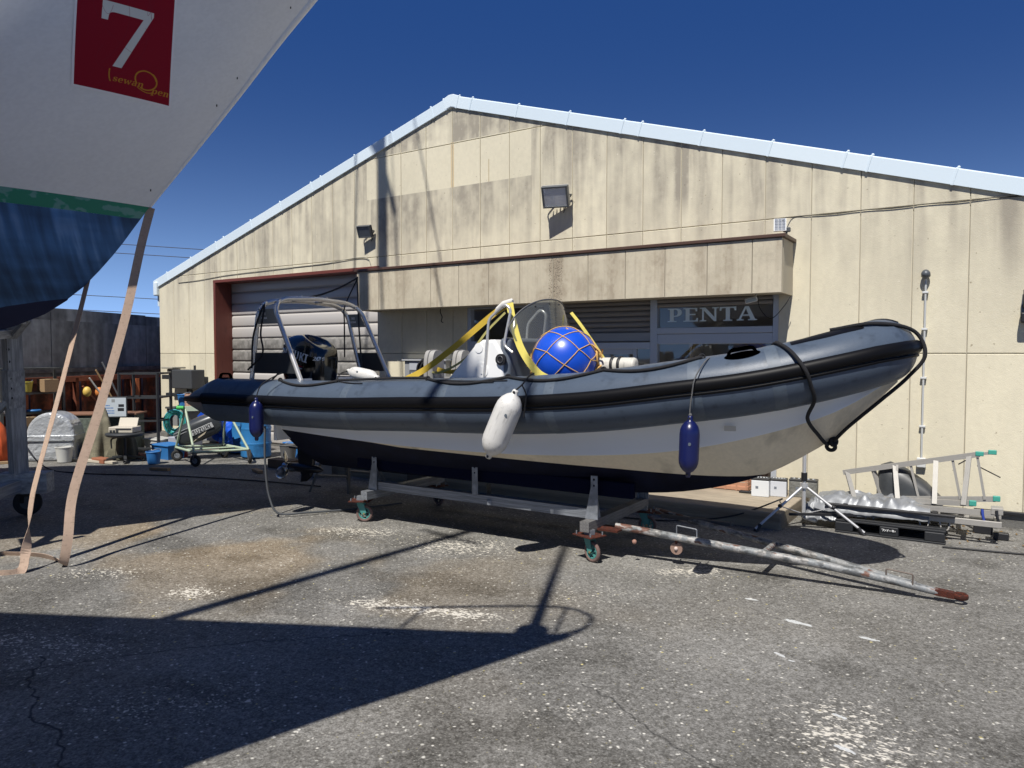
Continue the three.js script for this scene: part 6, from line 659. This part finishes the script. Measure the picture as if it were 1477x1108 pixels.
  // office chair carrying a printer
  const Ch = thing('office_chair', 'backless black office chair base on five castors in the yard', 'chair', [-13.75, 0, 2.75]), c0 = V(-13.75, 0, 2.75); part('seat', [loft([[0.47, 0.2], [0.49, 0.30], [0.52, 0.33], [0.55, 0.32], [0.56, 0.28]].map(([y, r]) => ring(r, 24).map(([a, b]) => V(c0.x + a * 1.05, y, c0.z + b))), { closed: true, caps: true, flip: true })], blackPaint, Ch); part('gas_column', rod([c0.x, 0.1, c0.z], [c0.x, 0.47, c0.z], 0.03, 0.025), blackPlastic, Ch); part('arm_bracket', bent([[c0.x - 0.28, 0.24, c0.z + 0.1], [c0.x - 0.3, 0.42, c0.z + 0.1], [c0.x - 0.1, 0.48, c0.z]], 0.014, 0.05), blackPlastic, Ch); for (let k = 0; k < 5; k++) { const a = k * 1.2566 + 0.5, e = V(c0.x + 0.33 * Math.cos(a), 0.075, c0.z + 0.33 * Math.sin(a)); part('base_leg', bar([c0.x, 0.12, c0.z], e, 0.05, 0.035), blackPaint, Ch); part('castor', new THREE.TorusGeometry(0.025, 0.016, 8, 14).scale(1, 1, 1.6).rotateY(a).translate(e.x, 0.041, e.z), blackPlastic, Ch); }
  const Pr = thing('printer', 'cream desktop printer left on the office chair seat', 'printer', [-13.75, 0.56, 2.72]); const M4 = new THREE.Matrix4().makeRotationY(0.55).setPosition(-13.75, 0.562, 2.74), cream = mat([0.50, 0.46, 0.38], 0.5); part('printer_body', join([rb(0.46, 0.11, 0.32, 0, 0.055, 0, 0.015)]).applyMatrix4(M4), cream, Pr); part('paper_tray', join([bar([0, 0.10, -0.10], [0, 0.26, -0.17], 0.36, 0.015)]).applyMatrix4(M4), cream, Pr); part('slot', join([rb(0.30, 0.03, 0.01, 0.06, 0.07, 0.16, 0.004)]).applyMatrix4(M4), blackPaint, Pr); for (let k = 0; k < 3; k++) part('button', join([rb(0.05, 0.05, 0.012, -0.18 + k * 0.06, 0.03, 0.16, 0.01)]).applyMatrix4(M4), blackPaint, Pr);
  // pale green castor dolly
  const mint = mat([0.42, 0.52, 0.40], 0.5, 0, { map: SCUFF, ms: 2 }), Do = thing('engine_dolly', 'pale mint tubular engine dolly on four black castors', 'dolly', [-12.4, 0, 1.9]); const fl = V(-12.10, 0.26, 2.40), fr = V(-11.62, 0.26, 1.60), bl = V(-13.05, 0.26, 2.15), br = V(-12.65, 0.26, 1.40), tl = V(-12.62, 1.02, 2.22), tr = V(-12.25, 1.02, 1.62);
  for (const [a, b] of [[fl, fr], [bl, br], [fl, bl], [fr, br]]) part('base_tube', rod(a, b, 0.024, 0.024, 10), mint, Do); for (const [a, b] of [[fl, tl], [bl, tl], [fr, tr], [br, tr]]) part('upright_tube', rod(a, b, 0.022, 0.022, 10), mint, Do); part('top_board', bar(tl.clone().add(V(-0.05, 0, 0.08)), tr.clone().add(V(0.05, 0, -0.08)), 0.05, 0.09), mat([0.50, 0.58, 0.46], 0.6), Do); part('clamp', rod(tl.clone().add(V(-0.1, 0.02, 0.1)), tl.clone().add(V(0.02, 0.02, 0.04)), 0.04, 0.035, 12), mat([0.05, 0.4, 0.08], 0.5), Do); part('tie_tube', rod(fl.clone().lerp(bl, 0.5), fr.clone().lerp(br, 0.5), 0.018, 0.018, 8), mint, Do);
  for (const [p, a] of [[fl, 0.4], [fr, -0.5], [bl, 0.9], [br, 0.1]]) { const K = assembly('castor', Do); part('tyre', new THREE.TorusGeometry(0.075, 0.032, 10, 22).rotateY(a).translate(p.x + 0.03, 0.108, p.z), rubberM, K); part('rim', new THREE.CylinderGeometry(0.05, 0.05, 0.05, 16).rotateX(Math.PI / 2).rotateY(a).translate(p.x + 0.03, 0.108, p.z), galv, K); part('fork', bar([p.x, 0.25, p.z], [p.x + 0.03, 0.108, p.z], 0.075, 0.03), darkAl, K); }
  // grey cowling with lettering
  const Co = thing('engine_cowling', 'dark grey outboard cowling with white lettering on the mint dolly', 'cowling', [-12.9, 0.3, 1.9]); const M5 = new THREE.Matrix4().makeRotationFromEuler(new THREE.Euler(0.15, 0.75, 0.42, 'YZX')).setPosition(-12.95, 0.58, 1.72); const cg = mat([0.055, 0.06, 0.065], 0.35, 0.2); part('cowl_shell', loft([[-0.46, 0.05, 0.06], [-0.43, 0.13, 0.14], [-0.3, 0.19, 0.21], [0, 0.22, 0.24], [0.3, 0.21, 0.23], [0.42, 0.17, 0.19], [0.45, 0.08, 0.1]].map(([x, h, w]) => Array.from({ length: 24 }, (_, k) => { const t = k / 24 * 2 * Math.PI, c = Math.cos(t), s = Math.sin(t); return V(x, h * Math.sign(s) * Math.abs(s) ** 0.6, w * Math.sign(c) * Math.abs(c) ** 0.6).applyMatrix4(M5); })), { closed: true, caps: true }), cg, Co); const sig = mat([0.55, 0.56, 0.56], 0.4); part('label_band', join([rb(0.44, 0.10, 0.004, 0.1, 0.01, 0.243, 0.002)]).applyMatrix4(M5), sig, Co); part('lettering', textGeo('SUZUKI', 0.075, 0.002).translate(0.1, 0.01, 0.246).applyMatrix4(M5), mat([0.05, 0.05, 0.05], 0.5), Co); part('flash', join([poly([[-0.2, -0.16], [0.1, -0.10], [0.16, -0.06], [-0.02, -0.10]], 0.003).translate(0, 0, 0.236)]).applyMatrix4(M5), mat([0.6, 0.52, 0.38], 0.5), Co); for (const y of [0.08, 0.13]) part('rib', join([rb(0.3, 0.02, 0.03, -0.26, y, 0.205, 0.008)]).applyMatrix4(M5), mat([0.3, 0.31, 0.32], 0.3, 0.4), Co);
  // drums, tarp, crates behind
  const blueD = mat([0.03, 0.20, 0.50], 0.5, 0, { map: SCUFF, ms: 1.5 }), drum = (x, z, label) => { const D = local(thing('blue_drum', label, 'drum', [x, 0, z])); part('drum_body', lathe([[0.001, 0.02], [0.27, 0.02], [0.285, 0.05], [0.285, 0.26], [0.297, 0.28], [0.297, 0.31], [0.285, 0.33], [0.285, 0.55], [0.297, 0.57], [0.297, 0.60], [0.285, 0.62], [0.285, 0.80], [0.27, 0.82], [0.25, 0.82], [0.25, 0.74], [0.001, 0.74]], 36), blueD, D); part('drum_rim', new THREE.TorusGeometry(0.278, 0.014, 8, 36).rotateX(Math.PI / 2).translate(0, 0.82, 0), blueD, D); return D; }; drum(-12.15, 1.02, 'open blue steel drum behind the mint dolly'); drum(-12.95, 0.72, 'blue drum half hidden by the blue sheet');
  single('blue_sheet', sheet(30, 22, (u, v) => { const x = lerp(-13.55, -12.45, u), z = 1.35 - 0.15 * v; return [x + 0.05 * (vn(u * 8, v * 6) - 0.5), lerp(0.98, 0.30, v) + 0.12 * Math.sin(u * 5) - 0.2 * (1 - u) * (1 - v) + 0.05 * vn(u * 12, v * 9), z + 0.16 * (vn(u * 9, v * 5 + 4) - 0.5) + 0.2 * v]; }), mat([0.01, 0.09, 0.55], 0.45), 'bright blue plastic sheet slung between cowling and drums', 'sheet');
  const Ta = thing('work_table', 'grey steel work table carrying crates against the wall', 'table', [-14.2, 0, 0.9]); part('table_top', rbb(-15.0, -13.1, 0.86, 0.90, 0.5, 1.15, 0.006), rackM, Ta); for (const [x, z] of [[-14.95, 1.1], [-13.15, 1.1], [-14.95, 0.55], [-13.15, 0.55]]) part('leg', bb(x - 0.025, x + 0.025, 0, 0.86, z - 0.025, z + 0.025), rackM, Ta); part('side_panel', bb(-13.72, -13.12, 0.25, 0.855, 1.08, 1.11), mat([0.28, 0.29, 0.30], 0.6), Ta); part('drawer', rbb(-14.9, -14.3, 0.5, 0.85, 0.55, 1.12, 0.01), mat([0.22, 0.22, 0.22], 0.6), Ta);
  const cr2 = (x0, x1, y0, y1, z0, z1, rows, par, m) => { const h = (y1 - y0) / rows; for (const [a, b, c, d] of [[x0, x1, z1 - 0.012, z1], [x0, x1, z0, z0 + 0.012], [x0, x0 + 0.012, z0 + 0.012, z1 - 0.012], [x1 - 0.012, x1, z0 + 0.012, z1 - 0.012]]) for (let k = 0; k < rows; k++) part('crate_slat', bb(a, b, y0 + k * h + 0.004, y0 + (k + 1) * h - 0.008, c, d), m, par); for (let k = 0; k <= 5; k++) { const x = lerp(x0 + 0.015, x1 - 0.015, k / 5); part('crate_rib', bb(x - 0.012, x + 0.012, y0, y1, z1 + 0.001, z1 + 0.01), m, par); } part('crate_floor', bb(x0 + 0.012, x1 - 0.012, y0, y0 + 0.01, z0 + 0.012, z1 - 0.012), m, par); };
  const C2 = thing('plastic_crate', 'reddish brown plastic crate on the grey work table', 'crate', [-13.6, 0.9, 0.9]); cr2(-13.85, -13.25, 0.905, 1.20, 0.62, 1.05, 3, C2, mat([0.36, 0.18, 0.12], 0.7, 0, { map: SCUFF, ms: 2 })); const C3 = thing('plastic_crate', 'pale pink plastic crate next to the brown crate', 'crate', [-14.2, 0.9, 0.9]); cr2(-14.42, -13.92, 0.905, 1.20, 0.66, 1.05, 3, C3, mat([0.55, 0.36, 0.28], 0.7, 0, { map: SCUFF, ms: 2 }));
  single('sack', sheet(18, 14, (u, v) => { const a = (u - 0.5) * 2, b = (v - 0.5) * 2; return [-13.75 + 0.32 * a, 1.20 + 0.16 * Math.sqrt(Math.max(0, 1 - a * a * 0.9)) * Math.sqrt(Math.max(0, 1 - b * b * 0.9)) + 0.03 * vn(u * 6, v * 6), 0.84 + 0.18 * b]; }, 0.03), mat([0.45, 0.44, 0.40], 0.85), 'grey sack heaped on the crates', 'sack');
  const Ma = thing('wall_machine', 'dark grey machine box on a bracket at the building corner', 'machine', [-15.4, 1.2, 0.25]); part('box', rbb(-15.85, -15.1, 1.25, 1.68, 0.1, 0.45, 0.02), mat([0.06, 0.065, 0.07], 0.5), Ma); part('top_tray', rbb(-16.25, -15.82, 1.70, 1.74, 0.1, 0.45, 0.01), mat([0.35, 0.33, 0.27], 0.6), Ma); part('tray_block', rbb(-16.1, -15.95, 1.58, 1.695, 0.15, 0.4, 0.01), mat([0.25, 0.24, 0.2], 0.6), Ma); part('arm', rbb(-16.4, -15.85, 1.45, 1.55, 0.2, 0.35, 0.01), blackPaint, Ma); part('stack_pipe', rod([-15.18, 1.5, 0.3], [-15.18, 1.78, 0.3], 0.025), blackPaint, Ma); part('stand', bb(-15.5, -15.42, 0.0, 1.25, 0.2, 0.3), blackPaint, Ma); part('lower_arm', rbb(-16.3, -15.5, 1.05, 1.13, 0.2, 0.32, 0.01), blackPaint, Ma);
  const hoseG = mat([0.03, 0.30, 0.20], 0.5), Ho = thing('green_hose', 'tangled turquoise garden hose under the work table', 'hose', [-14.5, 0.5, 1.3]); for (let k = 0; k < 5; k++) part('hose_turn', new THREE.TorusGeometry(0.13 + 0.02 * k, 0.014, 6, 28).scale(1, 1.25, 1).rotateY(0.4 + 0.12 * k).translate(-14.35 + 0.03 * k, 0.62, 1.34 + 0.02 * k), k % 2 ? hoseG : mat([0.05, 0.35, 0.38], 0.5), Ho);
  single('storage_box', rbb(-14.2, -13.6, 0.02, 0.34, 1.2, 1.6, 0.02), mat([0.35, 0.36, 0.42], 0.5), 'pale lidded storage box on the ground beneath the table', 'box'); single('paint_tin', [rod([-13.45, 0.0, 1.75], [-13.45, 0.22, 1.75], 0.09, 0.09, 18)], mat([0.35, 0.03, 0.02], 0.5), 'red paint tin standing beside the storage box', 'tin');
  const wood = mat([0.34, 0.13, 0.07], 0.8, 0, { map: SCUFF, ms: 2 }); single('brick_block', rb(0.42, 0.09, 0.18, -14.0, 0.045, 3.05, 0.01).rotateY(0), wood, 'reddish timber offcut lying before the canvas cover', 'timber'); single('timber_plank', bar([-14.9, 0.03, 3.25], [-13.6, 0.03, 3.02], 0.12, 0.04), mat([0.50, 0.45, 0.36], 0.8), 'pale timber plank on the ground by the chair', 'timber'); single('brick_block', rb(0.34, 0.10, 0.16, -13.95, 0.05, 2.35, 0.01), wood, 'second reddish timber offcut under the black rack', 'timber');
  for (const [t, y, c, l] of [[6.1, 1.15, [0.62, 0.22, 0.06], 'orange'], [6.5, 1.18, [0.65, 0.45, 0.10], 'yellow']]) { const p = at(t, 0.62, y); single('sun_spot_float', [new THREE.SphereGeometry(0.09, 14, 10).scale(1, 1.3, 1).translate(p.x, p.y, p.z), new THREE.SphereGeometry(0.08, 14, 10).translate(p.x + 0.08, p.y + 0.14, p.z + 0.12)][0], mat(c, 0.5), `small ${l} added float standing for a sunlit spot on the rusty fence`, 'float'); }  // floats added to stand in for sunlit spots on the fence
  for (const t of [4.6, 8.2]) { const p = at(t, 0.55, 1.42); single('sun_spot_strip', bar(p, p.clone().add(V(0, -0.6, 0)), 0.09, 0.03), mat([0.55, 0.16, 0.06], 0.7), t < 5 ? 'added orange strip for a sunlit patch on the fence near the black rack' : 'added orange strip for a sunlit patch on the fence near the grey rack', 'strip'); }  // strips added as bright colour where sun would catch the fence
  // loose yard clutter
  const tubB = mat([0.03, 0.16, 0.42], 0.5), tubW = mat([0.55, 0.55, 0.52], 0.5), card = mat([0.34, 0.23, 0.13], 0.85, 0, { map: SCUFF, ms: 2 });
  const bucket = (x, y, z, r, h, m, label) => { const K = local(thing('bucket', label, 'bucket', [x, y, z])); part('bucket_body', lathe([[0.001, 0.004], [r * 0.78, 0.004], [r * 0.8, 0.02], [r, h - 0.02], [r * 1.06, h - 0.015], [r * 1.06, h], [r * 0.95, h], [r * 0.75, 0.02], [0.001, 0.02]], 22), m, K); part('handle', new THREE.TorusGeometry(r * 1.02, 0.006, 6, 20, Math.PI).rotateX(-1.1).translate(0, h - 0.03, 0), galv, K); };
  bucket(-14.62, 0, 3.42, 0.15, 0.30, tubW, 'white bucket on the ground before the canvas cover'); bucket(-13.02, 0, 2.62, 0.13, 0.24, tubB, 'small blue bucket between chair and dolly'); bucket(-14.75, 0.905, 0.85, 0.14, 0.26, tubB, 'blue bucket standing on the work table'); bucket(-16.35, 1.265, 3.3, 0.13, 0.22, mat([0.5, 0.42, 0.06], 0.5), 'yellow bucket on the upper shelf of the grey rack'); bucket(-11.35, 0, 0.9, 0.16, 0.3, mat([0.10, 0.10, 0.10], 0.6), 'black bucket near the open blue drum');
  for (const [x, y, z, w, h, d, l] of [[-16.42, 0.59, 2.85, 0.3, 0.2, 0.3, 'small cardboard box on the lowest rack shelf'], [-16.3, 0.59, 3.35, 0.34, 0.18, 0.3, 'flat cardboard box beside the small rack box'], [-16.3, 1.26, 2.9, 0.32, 0.26, 0.28, 'tall cardboard box on the upper rack shelf']]) { const K = thing('cardboard_box', l, 'box', [x, y, z]); part('carton', rb(w, h, d, x, y + h / 2 + 0.004, z, 0.006), card, K); part('tape', bx(w * 1.005, 0.002, 0.05, x, y + h + 0.006, z), mat([0.5, 0.4, 0.25], 0.4), K); }
  const tub = (x, y, z, m, l) => { const K = thing('plastic_tub', l, 'tub', [x, y, z]); part('tub_body', loft([[0, 0.85], [0.26, 1]].map(([h, k]) => [[-0.28, -0.19], [0.28, -0.19], [0.28, 0.19], [-0.28, 0.19]].map(([a, c]) => V(x + a * k, y + h, z + c * k))), { closed: true, caps: true, crease: 0.4, flip: true }), m, K); part('tub_rim', rb(0.60, 0.03, 0.42, x, y + 0.272, z, 0.01), m, K); };
  tub(-13.5, 0, 2.02, tubB, 'blue plastic tub on the ground before the cowling'); tub(-11.55, 0.0, 0.42, tubB, 'blue plastic tub against the red shutter jamb'); tub(-14.55, 0.0, 1.55, tubW, 'white plastic tub under the turquoise hose');
  for (let k = 0; k < 4; k++) { const p = at(5.2 + k * 0.16, 0.95 + 0.05 * k, 0), q = at(5.9 + k * 0.22, 0.56, 1.85 - 0.18 * k); single('leaning_pole', rod(p, q, 0.022, 0.02, 8), [galv, mat([0.42, 0.28, 0.14], 0.8), tubW, mat([0.30, 0.10, 0.05], 0.8)][k], ['long galvanised pole leaning on the rusty fence', 'timber pole leaning on the rusty fence', 'white plastic pole leaning on the rusty fence', 'short rusty pole leaning on the fence'][k], 'pole'); }
  for (const [x, z, a, l] of [[-12.2, 3.0, 0.3, 'short timber offcut lying in front of the dolly'], [-15.3, 4.05, 1.1, 'short timber offcut beside the wrapped bundle'], [-10.6, 2.2, -0.4, 'short timber offcut on the ground by the shutter']]) single('timber_offcut', rb(0.38, 0.05, 0.09, 0, 0, 0, 0.006).rotateY(a).translate(x, 0.026, z), card, l, 'timber');
  const leafM = [mat([0.16, 0.10, 0.04], 0.9), mat([0.10, 0.09, 0.05], 0.9)]; const lg = new THREE.PlaneGeometry(0.03, 0.02).rotateX(-Math.PI / 2), LI = new THREE.InstancedMesh(lg, leafM[0], 260), mm = new THREE.Matrix4(), qq = new THREE.Quaternion(); for (let k = 0; k < 260; k++) { const near = rnd() < 0.5, x = near ? rr(-1.9, 0.9) : rr(-16, -9), z = near ? rr(0.08, 1.2) : rr(0.3, 3.6); qq.setFromEuler(new THREE.Euler(rr(-0.5, 0.5), rr(0, 6.28), rr(-0.5, 0.5))); mm.compose(V(x, rr(0.008, 0.014), z), qq, V(rr(0.5, 1.5), 1, rr(0.5, 1.5))); LI.setMatrixAt(k, mm); } LI.name = 'dry_leaf_litter'; LI.userData = { kind: 'stuff', label: 'dry leaf litter scattered along the wall base', category: 'litter' }; shade(LI); scene.add(LI);
  // under the stern: steps, pump, blocks
  const woodL = mat([0.16, 0.15, 0.13], 0.7, 0.2), St = thing('step_ladder', 'short grey folding step ladder under the boat stern', 'ladder', [-8.0, 0, 2.5]); const sl = (x, z, x2, z2) => part('rail', bar([x, 0, z], [x2, 0.82, z2], 0.045, 0.03), woodL, St); sl(-8.45, 2.95, -8.2, 2.75); sl(-7.85, 2.75, -7.95, 2.65); sl(-8.35, 2.25, -8.2, 2.55); sl(-7.6, 2.15, -7.9, 2.5); for (const [t, w] of [[0.3, 0], [0.62, 0]]) { part('tread', bar(V(-8.45, 0, 2.95).lerp(V(-8.2, 0.82, 2.75), t), V(-7.85, 0, 2.75).lerp(V(-7.95, 0.82, 2.65), t), 0.1, 0.025), woodL, St); part('tread', bar(V(-8.35, 0, 2.25).lerp(V(-8.2, 0.82, 2.55), t), V(-7.6, 0, 2.15).lerp(V(-7.9, 0.82, 2.5), t), 0.1, 0.025), woodL, St); } part('top_tread', rbb(-8.3, -7.85, 0.81, 0.84, 2.5, 2.8, 0.006), woodL, St);
  const Pu = thing('water_pump', 'red petrol water pump on the concrete step behind the trailer', 'pump', [-8.8, 0.2, 1.3]); part('engine_block', rbb(-9.05, -8.7, 0.22, 0.5, 1.15, 1.45, 0.03), mat([0.05, 0.05, 0.05], 0.5), Pu); part('recoil_cover', new THREE.CylinderGeometry(0.13, 0.14, 0.1, 24).rotateX(Math.PI / 2).rotateY(0.5).translate(-8.72, 0.36, 1.48), mat([0.40, 0.02, 0.02], 0.4), Pu); part('fuel_tank', rbb(-9.0, -8.65, 0.5, 0.60, 1.15, 1.4, 0.03), mat([0.40, 0.02, 0.02], 0.4), Pu); part('frame', bent([[-9.1, 0.2, 1.5], [-9.1, 0.62, 1.5], [-8.6, 0.62, 1.5], [-8.6, 0.2, 1.5]], 0.012, 0.05), blackPlastic, Pu);
  single('concrete_block', rbb(-9.75, -9.25, 0.0, 0.24, 1.75, 2.0, 0.015), mat([0.33, 0.32, 0.30], 0.9, 0, { bump: 4, bs: 0.004 }), 'grey concrete block on the ground behind the propeller', 'block'); single('timber_block', rbb(-10.9, -10.3, 0.0, 0.16, 1.5, 1.75, 0.01), mat([0.12, 0.08, 0.05], 0.8), 'dark timber block on the ground by the shutter', 'timber'); single('brick_block', rbb(-10.6, -9.9, 0.0, 0.2, 0.75, 1.0, 0.01), mat([0.42, 0.25, 0.15], 0.85), 'row of tan bricks below the large shutter', 'bricks');
  single('white_hose', pipe([[-7.6, 0.02, 1.75], [-7.2, 0.06, 1.95], [-6.9, 0.22, 2.1], [-6.7, 0.42, 2.2], [-6.55, 0.55, 2.3]], 0.014, 30, 6), gel, 'thin white hose rising from the ground behind the trailer', 'hose'); single('kerb_stone', rbb(-7.55, -7.1, 0.0, 0.24, 1.63, 1.82, 0.02), mat([0.10, 0.09, 0.08], 0.9), 'dark kerb stone against the concrete step', 'kerb');
  single('power_cable', pipe([[-16.1, 1.25, 3.9], [-15.2, 0.6, 4.0], [-14.0, 0.05, 4.05], [-13.0, 0.015, 3.95], [-11.5, 0.015, 3.3], [-9.8, 0.015, 2.8], [-8.6, 0.015, 2.6]], 0.011, 100, 6), cable, 'long black power cable trailing from the rack across the yard', 'cable');
  // overhead lines far away
  for (const [y, d] of [[8.6, 0], [8.05, 0], [5.4, 1], [4.5, 1]]) single('overhead_wire', pipe([[-60, y + 1.2, -2], [-45, y + 0.1, -14], [-34, y - 0.4, -24], [-20, y + 0.3, -36]], 0.022, 60, 5), mat([0.05, 0.05, 0.06], 0.7), 'thin overhead power line crossing the sky behind the building', 'power line', 'overhead power lines');
}
renderer.render(scene, camera);
